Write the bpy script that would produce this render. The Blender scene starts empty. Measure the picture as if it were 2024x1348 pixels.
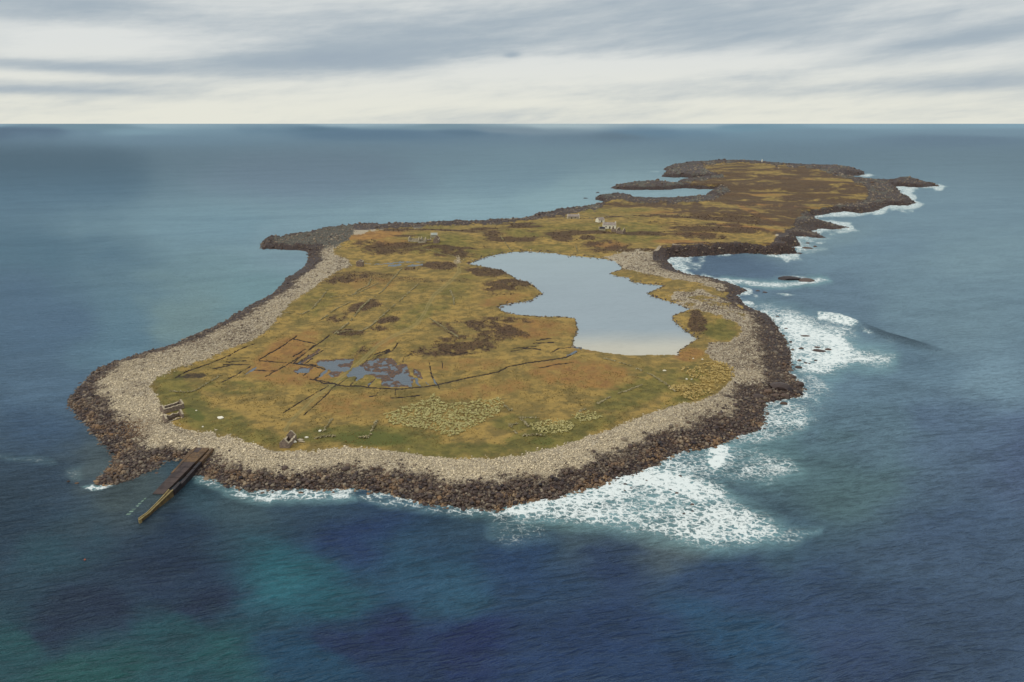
import bpy, math, random
import numpy as np
from mathutils import Vector, Matrix

rng = np.random.default_rng(7)
random.seed(7)
SC = bpy.context.scene
COL = SC.collection

# ------------------------------------------------------------------ camera
F, CX, CY, CH = 1349.0, 1012.0, 674.0, 120.0
HORIZ = 243.3
PITCH = math.atan((CY - HORIZ) / F)
SP, CP = math.sin(PITCH), math.cos(PITCH)
cam_d = bpy.data.cameras.new('camera')
cam = bpy.data.objects.new('camera', cam_d)
COL.objects.link(cam)
cam.location = (0, 0, CH)
cam.rotation_euler = (math.pi / 2 - PITCH, 0, 0)
cam_d.sensor_fit = 'HORIZONTAL'
cam_d.sensor_width = 36
cam_d.lens = 36 * F / 2024
cam_d.clip_start = 1
cam_d.clip_end = 300000
SC.camera = cam

# ------------------------------------------------------------------ light
SUN_EL, SUN_AZ = math.radians(44), math.radians(-118)      # azimuth from +Y (view direction) towards +X
sd = Vector((math.sin(SUN_AZ) * math.cos(SUN_EL), math.cos(SUN_AZ) * math.cos(SUN_EL), math.sin(SUN_EL)))
sun_d = bpy.data.lights.new('sun', 'SUN')
sun_d.energy = 1.2
sun_d.angle = math.radians(10)
sun_d.color = (1.0, 0.95, 0.86)
sun = bpy.data.objects.new('sun', sun_d)
COL.objects.link(sun)
sun.location = (0, 0, 300)
sun.rotation_euler = sd.to_track_quat('Z', 'Y').to_euler()
SC.view_settings.view_transform = 'Standard'
SC.view_settings.look = 'None'
SC.view_settings.exposure = 0.0
SC.view_settings.gamma = 1.0
SC.view_settings.use_curve_mapping = False
SC.cycles.max_bounces = 4
SC.cycles.diffuse_bounces = 2
SC.cycles.glossy_bounces = 2
SC.cycles.use_denoising = True
SC.cycles.sample_clamp_indirect = 4.0


def lin(r, g, b):
    def c(v):
        v /= 255.0
        return v / 12.92 if v <= 0.04045 else ((v + 0.055) / 1.055) ** 2.4
    return (c(r), c(g), c(b), 1.0)


class NT:
    """small helper to write node graphs"""
    def __init__(s, tree):
        s.t = tree
        tree.nodes.clear()

    def node(s, typ, **kw):
        n = s.t.nodes.new(typ)
        for k, v in kw.items():
            setattr(n, k, v)
        return n

    def put(s, sock, v):
        if isinstance(v, bpy.types.NodeSocket):
            s.t.links.new(v, sock)
        elif v is not None:
            if sock.type == 'VECTOR' and isinstance(v, tuple):
                v = v[:3]
            sock.default_value = v

    def m(s, op, a, b=None, c=None, clamp=False):
        n = s.node('ShaderNodeMath', operation=op, use_clamp=clamp)
        s.put(n.inputs[0], a)
        s.put(n.inputs[1], b)
        if c is not None:
            s.put(n.inputs[2], c)
        return n.outputs[0]

    def mix(s, f, a, b, blend='MIX'):
        n = s.node('ShaderNodeMix', data_type='RGBA', blend_type=blend)
        s.put(n.inputs[0], f)
        s.put(n.inputs[6], a)
        s.put(n.inputs[7], b)
        return n.outputs[2]

    def step(s, x, lo, hi, a=0.0, b=1.0):
        n = s.node('ShaderNodeMapRange', interpolation_type='SMOOTHSTEP')
        s.put(n.inputs[0], x)
        s.put(n.inputs[1], lo)
        s.put(n.inputs[2], hi)
        s.put(n.inputs[3], a)
        s.put(n.inputs[4], b)
        return n.outputs[0]

    def noise(s, vec, scale, detail=4, rough=0.55, dist=0.0):
        n = s.node('ShaderNodeTexNoise')
        s.put(n.inputs['Vector'], vec)
        s.put(n.inputs['Scale'], scale)
        n.inputs['Detail'].default_value = detail
        n.inputs['Roughness'].default_value = rough
        n.inputs['Distortion'].default_value = dist
        return n.outputs['Fac']

    def mapping(s, vec, scale=(1, 1, 1), rot=(0, 0, 0), loc=(0, 0, 0)):
        # turned first, then stretched
        n = s.node('ShaderNodeMapping', vector_type='TEXTURE')
        s.put(n.inputs[0], vec)
        n.inputs[1].default_value = loc
        n.inputs[2].default_value = rot
        n.inputs[3].default_value = tuple(1.0 / k for k in scale)
        return n.outputs[0]

    def attr(s, name):
        n = s.node('ShaderNodeAttribute', attribute_name=name)
        q = s.node('ShaderNodeSeparateColor')
        s.t.links.new(n.outputs['Color'], q.inputs[0])
        return q.outputs[0], q.outputs[1], q.outputs[2], n.outputs['Color'], n.outputs['Alpha']

    def bump(s, h, strength=1.0, dist=1.0, normal=None):
        n = s.node('ShaderNodeBump')
        n.inputs['Strength'].default_value = strength
        n.inputs['Distance'].default_value = dist
        s.put(n.inputs['Height'], h)
        if normal is not None:
            s.put(n.inputs['Normal'], normal)
        return n.outputs[0]


# ------------------------------------------------------------------ sky
world = bpy.data.worlds.new('World')
SC.world = world
world.use_nodes = True
W = NT(world.node_tree)
tc = W.node('ShaderNodeTexCoord')
nishita = W.node('ShaderNodeTexSky', sky_type='NISHITA')
nishita.sun_disc = False
nishita.sun_elevation = SUN_EL
nishita.sun_rotation = SUN_AZ
nishita.air_density = 1.0
nishita.dust_density = 1.5
sep = W.node('ShaderNodeSeparateXYZ')
W.put(sep.inputs[0], tc.outputs['Generated'])
az = W.m('ARCTAN2', sep.outputs[0], sep.outputs[1])
el = W.m('ARCSINE', sep.outputs[2])
comb = W.node('ShaderNodeCombineXYZ')
W.put(comb.inputs[0], az)
W.put(comb.inputs[1], el)
sv = comb.outputs[0]
warp = W.noise(W.mapping(sv, (3, 14, 1), rot=(0, 0, 0.06)), 1.0, 3)
wv = W.node('ShaderNodeVectorMath', operation='MULTIPLY_ADD')
W.put(wv.inputs[0], warp)
wv.inputs[1].default_value = (0.12, 0.018, 0)
W.put(wv.inputs[2], sv)
n_big = W.noise(W.mapping(wv.outputs[0], (2.6, 17, 1), rot=(0, 0, 0.10), loc=(3.1, 1.7, 0)), 1.0, 5, 0.55)
n_fine = W.noise(W.mapping(wv.outputs[0], (9, 70, 1), rot=(0, 0, 0.08), loc=(9.1, 4.7, 0)), 1.0, 6, 0.6)
n_wisp = W.noise(W.mapping(wv.outputs[0], (30, 90, 1), rot=(0, 0, 0.25)), 1.0, 5, 0.65)
dens = W.m('MULTIPLY_ADD', n_big, 1.25, -0.33)
dens = W.m('ADD', dens, W.m('MULTIPLY', W.m('SUBTRACT', n_fine, 0.5), 0.75))
dens = W.m('ADD', dens, W.m('MULTIPLY', W.m('SUBTRACT', n_wisp, 0.5), 0.22))
# clearer band along the horizon, cloudier above
dens = W.m('ADD', dens, W.step(el, 0.0, 0.09, -0.13, 0.06))


def blob(u, v, ru, rv, slope, amp):
    """a bank of cloud (or a break in it) at an azimuth and an elevation"""
    a0 = math.atan((u - CX) / F)
    e0 = (HORIZ - v) / F * math.cos(a0)
    dx = W.m('SUBTRACT', az, a0)
    dy = W.m('SUBTRACT', W.m('SUBTRACT', el, e0), W.m('MULTIPLY', dx, slope))
    q = W.m('ADD', W.m('POWER', W.m('DIVIDE', W.m('ABSOLUTE', dx), ru / F), 2.0),
            W.m('POWER', W.m('DIVIDE', W.m('ABSOLUTE', dy), rv / F), 2.0))
    return W.m('MULTIPLY', W.m('POWER', 2.718, W.m('MULTIPLY', q, -1.0)), amp)


for b in [(900, 92, 380, 38, 0.10, 0.55), (620, 135, 260, 22, 0.05, 0.4), (180, 42, 200, 20, 0.0, 0.45),
          (90, 138, 220, 9, -0.02, 0.45), (60, 184, 200, 7, 0.0, 0.32), (330, 190, 260, 12, -0.01, 0.22),
          (1500, 60, 330, 26, 0.10, 0.34), (1850, 95, 230, 16, 0.14, 0.55), (1620, 180, 380, 16, 0.03, 0.30),
          (2000, 170, 200, 14, 0.0, 0.25), (1012, 125, 15, 5, 0.05, 0.55), (1450, 14, 220, 16, 0.06, 0.3),
          (250, 100, 190, 22, -0.04, -0.45), (520, 10, 160, 18, 0.0, -0.3), (1250, 145, 420, 22, 0.02, -0.42),
          (1050, 205, 420, 16, 0.0, -0.25), (1750, 30, 120, 10, 0.15, -0.3), (120, 160, 200, 6, 0.0, -0.3)]:
    dens = W.m('ADD', dens, blob(*b))
cover = W.step(dens, -0.05, 0.95)
bright = W.mix(W.step(el, 0.0, 0.10), lin(231, 231, 219), lin(222, 225, 223))
c1 = W.mix(cover, bright, lin(167, 180, 190))
c1 = W.mix(W.step(dens, 0.75, 1.35, 0.0, 0.6), c1, lin(152, 167, 182))
# the overcast brightens gently towards the zenith, as an even cloud sheet does
up = W.step(el, 0.16, 1.0)
c1 = W.mix(up, c1, (1.02, 1.06, 1.10, 1.0))
c1 = W.mix(W.step(el, -0.02, 0.0, 1.0, 0.0), c1, lin(120, 140, 152))
ni = W.node('ShaderNodeVectorMath', operation='SCALE')
W.put(ni.inputs[0], nishita.outputs[0])
ni.inputs['Scale'].default_value = 0.1
col = W.mix(0.97, ni.outputs[0], c1)
bg = W.node('ShaderNodeBackground')
W.put(bg.inputs[0], col)
bg.inputs[1].default_value = 1.0
wo = W.node('ShaderNodeOutputWorld')
W.put(wo.inputs[0], bg.outputs[0])


# ------------------------------------------------------------------ geometry helpers
def ground_pt(u, v, z=0.0):
    """where the ray through photo pixel (u, v) meets the level z; arrays welcome"""
    x = (np.asarray(u, float) - CX) / F
    y = -(np.asarray(v, float) - CY) / F
    dz = -SP + y * CP
    t = (z - CH) / dz
    return x * t, (CP + y * SP) * t


def to_px(X, Y, Z):
    """photo pixel of a world point"""
    rz = Z - CH
    dep = Y * CP - rz * SP
    uy = Y * SP + rz * CP
    return CX + F * X / dep, CY - F * uy / dep


def to_map(X, Y):
    """coordinates of the level chart: the pixel a point at sea level would have"""
    return to_px(X, Y, 0.0 * X)


def hash2(ix, iy, seed):
    h = (ix.astype(np.int64) * 374761393 + iy.astype(np.int64) * 668265263 + seed * 1442695041) & 0xFFFFFFFF
    h = ((h ^ (h >> 13)) * 1274126177) & 0xFFFFFFFF
    return ((h ^ (h >> 16)) & 0xFFFF) / 65535.0


def vnoise(x, y, seed=0):
    ix, iy = np.floor(x), np.floor(y)
    fx, fy = x - ix, y - iy
    fx = fx * fx * (3 - 2 * fx)
    fy = fy * fy * (3 - 2 * fy)
    a, b = hash2(ix, iy, seed), hash2(ix + 1, iy, seed)
    c, d = hash2(ix, iy + 1, seed), hash2(ix + 1, iy + 1, seed)
    return (a + (b - a) * fx) * (1 - fy) + (c + (d - c) * fx) * fy


def fbm(x, y, octs=4, seed=0, gain=0.5):
    s, a, n = 0.0, 1.0, 0.0
    for i in range(octs):
        s = s + a * (vnoise(x * 2 ** i + 17.3 * i, y * 2 ** i - 9.1 * i, seed + i) * 2 - 1)
        n += a
        a *= gain
    return s / n


def smooth(x, lo, hi):
    t = np.clip((x - lo) / (hi - lo), 0, 1)
    return t * t * (3 - 2 * t)


def poly_dist(px, py, poly, closed=True):
    """(distance, inside) of points to a polygon or polyline"""
    px, py = np.asarray(px, np.float32), np.asarray(py, np.float32)
    P = np.asarray(poly, np.float32)
    Q = np.roll(P, -1, 0) if closed else P[1:]
    A = P if closed else P[:-1]
    d2 = np.full(px.shape, 1e18, np.float32)
    ins = np.zeros(px.shape, bool)
    for (ax, ay), (bx, by) in zip(A, Q):
        ex, ey = bx - ax, by - ay
        L = ex * ex + ey * ey + 1e-12
        t = np.clip(((px - ax) * ex + (py - ay) * ey) / L, 0, 1)
        d2 = np.minimum(d2, (px - ax - t * ex) ** 2 + (py - ay - t * ey) ** 2)
        if closed:
            c = (ay > py) != (by > py)
            if ay != by:
                ins ^= c & (px < ex * (py - ay) / (by - ay) + ax)
    return np.sqrt(d2), ins


def sdf(px, py, poly, margin=40, closed=True):
    """signed distance, positive inside, computed only near the shape's box"""
    P = np.asarray(poly, float)
    lo, hi = P.min(0) - margin, P.max(0) + margin
    out = np.full(px.shape, -float(margin))
    k = (px > lo[0]) & (px < hi[0]) & (py > lo[1]) & (py < hi[1])
    if k.any():
        d, i = poly_dist(px[k], py[k], poly, closed)
        out[k] = np.where(i, d, -d) if closed else -d
    return out


def ellipse(px, py, cx, cy, rx, ry, ang=0.0):
    a = math.radians(ang)
    dx, dy = px - cx, py - cy
    x = (dx * math.cos(a) + dy * math.sin(a)) / rx
    y = (-dx * math.sin(a) + dy * math.cos(a)) / ry
    return np.clip(1.35 - np.sqrt(x * x + y * y), 0, 1.35)


def make_mesh(name, V, Fc, mat=None, parent=None, attrs=None, smooth_shade=False, link=True, mats=None):
    """V (n,3), Fc (m,3) or (m,4) index array, or list of index lists"""
    me = bpy.data.meshes.new(name)
    V = np.asarray(V, np.float32)
    if isinstance(Fc, np.ndarray):
        k = Fc.shape[1]
        me.vertices.add(len(V))
        me.vertices.foreach_set('co', V.ravel())
        me.loops.add(Fc.size)
        me.loops.foreach_set('vertex_index', Fc.astype(np.int32).ravel())
        me.polygons.add(len(Fc))
        me.polygons.foreach_set('loop_start', np.arange(0, Fc.size, k, dtype=np.int32))
        me.update(calc_edges=True)
    else:
        me.from_pydata([tuple(map(float, v)) for v in V], [], Fc)
        me.update()
    if smooth_shade:
        me.polygons.foreach_set('use_smooth', np.ones(len(me.polygons), bool))
    for an, av in (attrs or {}).items():
        a = me.attributes.new(an, 'FLOAT_COLOR', 'POINT')
        a.data.foreach_set('color', np.asarray(av, np.float32).ravel())
    if mat:
        me.materials.append(mat)
    o = bpy.data.objects.new(name, me)
    if link:
        COL.objects.link(o)
    if parent:
        o.parent = parent
    return o


def tag(o, label=None, cat=None, group=None, kind=None):
    if label:
        o['label'] = label
    if cat:
        o['category'] = cat
    if group:
        o['group'] = group
    if kind:
        o['kind'] = kind
    return o


def empty(name, loc, rz=0.0):
    o = bpy.data.objects.new(name, None)
    COL.objects.link(o)
    o.location = loc
    o.rotation_euler = (0, 0, rz)
    o.empty_display_size = 0.5
    return o


def simple_mat(name, c1, c2, scale=1.0, rough=0.9, bump=0.3, c3=None):
    m = bpy.data.materials.new(name)
    m.use_nodes = True
    N = NT(m.node_tree)
    t = N.node('ShaderNodeTexCoord').outputs['Object']
    n1 = N.noise(t, scale, 6, 0.65)
    n2 = N.noise(t, scale * 4.3, 4, 0.6)
    c = N.mix(N.step(n1, 0.35, 0.65), c1, c2)
    if c3:
        c = N.mix(N.step(n2, 0.52, 0.66), c, c3)
    b = N.node('ShaderNodeBsdfPrincipled')
    N.put(b.inputs['Base Color'], c)
    b.inputs['Roughness'].default_value = rough
    b.inputs['Specular IOR Level'].default_value = 0.25
    N.put(b.inputs['Normal'], N.bump(n2, bump, 0.15))
    o = N.node('ShaderNodeOutputMaterial')
    N.put(o.inputs[0], b.outputs[0])
    return m


# ------------------------------------------------------------------ chart of the island, traced
COAST = [(186, 960), (193, 948), (200, 938), (219, 922), (228, 906), (219, 894), (204, 880), (189, 862), (168, 838), (147, 820), (136, 802), (137, 785),
         (150, 770), (168, 752), (189, 731), (210, 719), (242, 710), (278, 699), (308, 689), (345, 681), (372, 668), (400, 655), (440, 635),
         (480, 612), (510, 592), (525, 588), (549, 570), (567, 549), (581, 541), (599, 528), (604, 516), (609, 500), (606, 497), (586, 494),
         (549, 493), (518, 493), (514, 483), (524, 474), (554, 470), (577, 466), (604, 464), (609, 460), (638, 454), (673, 449), (703, 445),
         (757, 446.5), (772, 443.5), (819, 444.5), (851, 443), (883, 440), (945, 438.5), (994, 436.5), (1030, 434.5), (1049, 431.5), (1057, 424),
         (1086, 422.5), (1094, 417), (1136, 412), (1173, 407), (1190, 407), (1186, 402), (1198, 399), (1176, 395), (1178, 389), (1198, 388),
         (1215, 386), (1237, 388), (1254, 392), (1262, 396), (1296, 397), (1346, 397), (1400, 392.5), (1390, 387), (1405, 380), (1420, 373),
         (1385, 374), (1350, 372), (1325, 375), (1279, 376), (1240, 375), (1217, 374.5), (1209, 370.5), (1222, 368), (1262, 364.5), (1304, 361),
         (1331, 366.5), (1341, 359), (1366, 356), (1408, 355), (1385, 352), (1346, 351), (1306, 349), (1319, 339), (1309, 335), (1326, 327.5),
         (1356, 322.5), (1390, 321), (1425, 319), (1469, 318.5), (1506, 321), (1558, 327), (1588, 328), (1659, 332), (1691, 337), (1711, 345),
         (1679, 348), (1672, 353), (1696, 358), (1753, 361), (1775, 357), (1810, 358), (1835, 364), (1857, 367.5), (1820, 370), (1770, 369),
         (1778, 382), (1795, 391), (1810, 401), (1795, 407), (1758, 406), (1728, 418), (1701, 423), (1669, 418), (1632, 423), (1610, 428),
         (1617, 438), (1647, 444), (1673, 450), (1657, 454), (1622, 453), (1607, 456), (1620, 463), (1638, 470), (1605, 469.5), (1568, 467),
         (1583, 485), (1553, 491), (1580, 501), (1538, 504), (1474, 500), (1438, 502), (1400, 505), (1386, 507), (1325, 509), (1318, 514),
         (1322, 520), (1337, 533), (1362, 543), (1399, 548), (1431, 556), (1468, 568), (1483, 574), (1458, 584), (1473, 600), (1495, 615),
         (1517, 622), (1535, 642), (1545, 659), (1554, 672), (1562, 691), (1568, 716), (1559, 733), (1572, 746), (1588, 764), (1587, 782),
         (1557, 790), (1515, 796), (1512, 820), (1509, 841), (1495, 853), (1456, 865), (1417, 888), (1367, 891), (1325, 899), (1302, 924),
         (1263, 933), (1219, 945), (1189, 963), (1130, 974), (1100, 989), (1063, 991), (1009, 1001), (986, 1010), (956, 1007), (897, 1001),
         (852, 1001), (808, 989), (778, 980), (719, 969), (659, 969), (600, 969), (545, 969), (486, 972), (441, 960), (412, 945), (385, 938),
         (372, 915), (360, 905), (325, 912), (308, 927), (284, 936), (254, 948), (219, 960)]

GRASS = [(290, 762), (308, 785), (322, 808), (337, 836), (352, 845), (382, 854), (420, 852), (432, 866), (456, 862), (480, 874), (509, 882), (539, 893),
         (604, 893), (689, 885), (748, 888), (808, 897), (867, 906), (926, 908), (1000, 906), (1045, 897), (1100, 884), (1174, 861), (1242, 835),
         (1293, 814), (1337, 802), (1382, 793), (1420, 779), (1446, 752), (1445, 728), (1411, 713), (1397, 695), (1405, 678), (1440, 676),
         (1462, 662), (1468, 647), (1448, 633), (1423, 620), (1394, 615), (1362, 609), (1345, 603), (1320, 585), (1345, 572), (1390, 575), (1420, 588),
         (1440, 592), (1432, 578), (1390, 562), (1350, 553), (1312, 549), (1262, 538), (1232, 532), (1220, 521), (1192, 511), (1230, 498), (1262, 496), (1290, 500), (1300, 490), (1330, 486), (1380, 484),
         (1449, 480), (1523, 485), (1538, 465), (1568, 447), (1578, 428), (1590, 420), (1640, 408), (1691, 400), (1715, 390), (1716, 376), (1706, 366),
         (1680, 354), (1640, 342), (1602, 331), (1560, 329), (1506, 322), (1430, 321), (1388, 325), (1400, 338), (1430, 346), (1425, 352),
         (1380, 357), (1350, 362), (1380, 366), (1440, 368), (1440, 380), (1412, 390), (1405, 398), (1340, 400), (1262, 400), (1225, 392), (1195, 400),
         (1190, 412), (1150, 417), (1120, 424), (1065, 432), (1000, 441), (851, 446), (821, 449), (759, 451), (722, 459), (690, 466),
         (688, 474), (662, 488), (652, 500), (690, 514), (693, 523), (668, 534), (638, 553), (611, 573), (574, 595), (554, 622), (537, 645),
         (515, 660), (500, 671), (450, 690), (397, 712), (346, 728), (318, 740)]

LAKE = [(912, 516), (927, 521), (949, 511), (974, 504), (1011, 498), (1053, 497), (1093, 500), (1122, 505), (1159, 507.5), (1194, 511), (1216, 517),
        (1231, 528.5), (1224, 535), (1206, 541), (1221, 546), (1243, 548), (1248, 557), (1283, 562), (1312.5, 564), (1305, 570), (1280, 580),
        (1295, 588), (1320, 595), (1345, 603), (1366, 610), (1354.5, 616), (1330, 625), (1330, 632), (1345, 647), (1362, 659), (1379, 670.5),
        (1357, 684), (1342, 694), (1341, 703), (1295, 702.6), (1246, 704), (1209, 700), (1172, 694), (1147, 690), (1130, 686.5), (1135, 667),
        (1142, 652), (1135, 630), (1110, 627), (1073, 627), (1023.5, 623.5), (999, 618.6), (981.5, 607.5), (999, 601), (1048, 594),
        (1070.5, 580), (1060.6, 570.5), (1043, 558), (1023.5, 554), (1011, 546), (991, 534.6), (949, 527), (930, 524)]
LAKE_Z = 1.6
POOL_Z = 2.35


def zoomed(pts, ox, oy, s):
    return [(ox + x / s, oy + y / s) for x, y in pts]


z7 = lambda p: zoomed(p, 580, 690, 6.747)
POOLS = [z7([(310, 190), (360, 170), (560, 160), (770, 150), (740, 182), (600, 195), (560, 215), (610, 238), (720, 240), (770, 262), (690, 300), (600, 290), (520, 285),
             (480, 272), (440, 320), (350, 385), (325, 390), (380, 320), (455, 262), (400, 240), (330, 218)]),
         z7([(760, 290), (790, 250), (870, 228), (940, 240), (960, 290), (1100, 315), (950, 352), (925, 385), (870, 405), (825, 432), (850, 372), (800, 366),
             (730, 370), (700, 352)]),
         z7([(1365, 352), (1430, 335), (1500, 340), (1550, 370), (1562, 450), (1592, 515), (1548, 512), (1520, 482), (1440, 472), (1390, 410)]),
         z7([(1605, 372), (1660, 388), (1700, 500), (1660, 490), (1630, 430)]), z7([(1725, 410), (1745, 420), (1815, 475), (1790, 478)]),
         z7([(1848, 385), (1885, 400), (1922, 475), (1890, 470)]), z7([(10, 300), (110, 255), (225, 258), (180, 305), (60, 318)]),
         [(497, 731), (509, 723), (507, 730), (488, 739), (478, 741)], [(1128, 698), (1137, 692), (1142, 693), (1130, 702), (1115, 705)],
         [(765, 524), (795, 521.5), (792, 526), (766, 528)], [(798, 526), (835, 520), (838, 523), (810, 527.5)],
         [(718, 519.5), (752, 521), (795, 516.5), (868, 516.8), (868, 518.3), (800, 519), (752, 523.5), (719, 522)]]
PEAT = [z7([(860, 225), (960, 170), (1050, 138), (1150, 130), (1300, 118), (1355, 160), (1380, 225), (1420, 200), (1510, 208), (1545, 340), (1620, 385), (1580, 500), (1500, 505), (1300, 512),
            (1185, 500), (1165, 400), (1000, 345), (940, 300)]),
        z7([(300, 180), (360, 150), (800, 130), (780, 240), (690, 300), (500, 290), (350, 230)]), z7([(470, 330), (520, 280), (620, 290), (640, 320), (590, 370), (500, 380)]),
        z7([(0, 290), (110, 240), (260, 250), (200, 320), (30, 325)]),
        z7([(1590, 260), (1700, 300), (1720, 400), (1650, 380), (1600, 330)]), z7([(60, 190), (200, 90), (330, 0), (380, 0), (230, 120), (100, 205)]),
        z7([(1000, 495), (1120, 370), (1100, 370), (980, 480)])]
DITCH = [[(612.6, 749), (623, 750), (639, 757), (658.6, 757.5), (669, 761), (686.7, 762.6), (709, 762), (729.7, 765.6), (753, 767), (780, 768), (799, 768),
          (817, 765.6), (839, 764), (861.6, 761), (879, 757), (926, 746), (986, 734), (1003.6, 724), (1045, 716), (1089.6, 710.5), (1119, 706), (1140, 695.6)],
         [(1063, 727), (1104, 719), (1134, 716)], [(667, 761), (701.5, 736), (716, 722), (737, 697)], [(690, 762.6), (697, 757), (706, 746)],
         [(727, 764), (743, 746)], [(753, 767), (747, 775), (741.5, 782), (730, 783)], [(781, 768.5), (783, 785)], [(772.7, 786), (800, 784), (830.5, 781)],
         [(621.5, 749), (648, 730)], [(580, 717), (600, 700), (611, 690), (624, 680)], [(589, 718), (620, 703), (641, 690)], [(580, 717), (632, 722)],
         [(716, 718), (735.6, 708), (771, 691.5)], [(739.6, 709), (776.7, 691.5), (791.5, 672)], [(849.7, 716.7), (854, 746), (864.6, 759.7), (869, 768.5)],
         [(873.5, 713.7), (875, 727)], [(795, 716.7), (799, 706), (812.7, 699)], [(346, 746), (367, 734), (397, 724), (426, 713), (450, 703), (480, 687), (503.6, 678)],
         [(438, 755), (468, 740), (497.6, 722)], [(497.6, 731), (545, 732.7)], [(524, 744.6), (575, 716), (628, 679), (652, 662)],
         [(512, 712), (566, 716), (622, 724), (649, 731)], [(512, 710), (557, 684), (587, 663)], [(578, 669), (622, 678)], [(619, 749), (664, 758)],
         [(625, 749), (646, 731)], [(441, 720), (495, 719)], [(447, 715), (485, 712)], [(460, 708), (492, 706)], [(600, 741), (612, 733)], [(588, 738), (603, 728)],
         [(1010, 694), (1040, 688), (1070, 690)], [(1015, 688), (1060, 684)], [(1055, 678), (1095, 676)], [(1060, 672), (1090, 668)], [(1088, 697), (1105, 688), (1128, 686)],
         [(850, 735), (856, 745)], [(650, 762), (600, 790), (560, 815)], [(664, 760), (640, 785), (600, 820)], [(868, 690), (905, 700), (925, 695)],
         [(740, 700), (770, 690)], [(420, 728), (455, 722)], [(580, 704), (603, 689)], [(595, 712), (630, 690)], [(604, 717), (618, 708)]]
TRACK = [[(905, 508), (905, 520), (908, 536), (895, 551), (878, 565.5), (858, 583), (846, 602.6), (838, 620), (826, 637), (809, 649.5), (772, 667), (747, 681.6),
          (722, 706), (693, 731), (660, 758), (640, 772), (619, 787.6), (597, 810), (575, 832), (564, 850)],
         [(832, 492), (851, 495), (869, 501), (895, 506), (905, 512)], [(838, 620), (905, 667)]]
MARRAM = [[(760, 820), (800, 805), (850, 790), (858, 776), (868, 790), (880, 800), (940, 795), (985, 788), (996, 797), (985, 818), (950, 835), (910, 856), (890, 864), (855, 848), (800, 842), (770, 836)],
          [(1050, 838), (1080, 832), (1120, 833), (1136, 843), (1120, 852), (1090, 858), (1065, 856), (1053, 848)],
          [(1132, 822), (1150, 816), (1170, 815), (1188, 826), (1170, 833), (1145, 834)],
          [(1345, 728), (1370, 732), (1395, 718), (1425, 716), (1448, 726), (1452, 745), (1430, 757), (1390, 756), (1360, 742)],
          [(1322, 766), (1350, 760), (1390, 762), (1420, 766), (1400, 780), (1370, 790), (1345, 782)]]
HEATHER = [(960, 537, 45, 9, 5, 1), (1003, 563, 52, 11, -4, 1), (905, 688, 85, 13, -6, 1.0), (940, 668, 85, 10, -4, .6), (975, 648, 65, 12, 10, .9), (885, 650, 30, 9, 30, .6), (1010, 632, 60, 6, 4, .6),
           (720, 605, 35, 9, -15, 1), (668, 628, 22, 7, -15, .9), (768, 632, 20, 7, -10, 1.1), (690, 657, 30, 7, 0, 1), (748, 648, 20, 6, 0, .6), (690, 550, 45, 9, -10, .8), (870, 525, 38, 8, 0, 1),
           (815, 530, 30, 4, 0, .6), (975, 463, 25, 7, 0, 1), (1112, 470, 25, 7, 5, 1), (1160, 470, 16, 5, 0, .9), (1195, 487, 55, 15, 5, .75), (880, 497, 55, 12, 5, .75), (765, 492, 50, 12, 0, .8), (730, 480, 35, 7, 0, .6),
           (1378, 636, 18, 22, -25, 1.2), (985, 580, 45, 6, -5, .35), (1000, 470, 60, 6, 10, .5), (960, 480, 30, 10, 0, .4), (1345, 470, 70, 6, 0, .4), (720, 690, 30, 8, -35, .5), (1050, 470, 22, 6, 0, .3),
           (1450, 432, 130, 7, 6, 1.1), (1400, 415, 120, 7, 4, 1.1), (1560, 420, 75, 9, 12, 1.1), (1500, 402, 110, 7, 4, 1), (1620, 395, 80, 8, 2, 1.1), (1690, 375, 42, 10, 3, 1.2), (1560, 370, 150, 8, 2, 1),
           (1520, 350, 90, 6, 3, .9), (1600, 342, 80, 6, 6, 1), (1440, 375, 80, 6, 0, 1), (1455, 360, 50, 4, 0, .8), (1330, 405, 80, 5, 0, 1), (1390, 466, 60, 7, 3, .9), (1480, 455, 80, 6, 5, .9),
           (1420, 445, 70, 4, 0, .8), (1310, 440, 40, 4, 0, .5), (1300, 425, 50, 4, 0, .8), (1250, 400, 50, 5, 0, .6), (1440, 340, 60, 5, 3, .6), (1380, 452, 60, 4, 0, .8), (1530, 440, 40, 5, 15, .9), (870, 640, 20, 4, 0, .6)]
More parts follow.
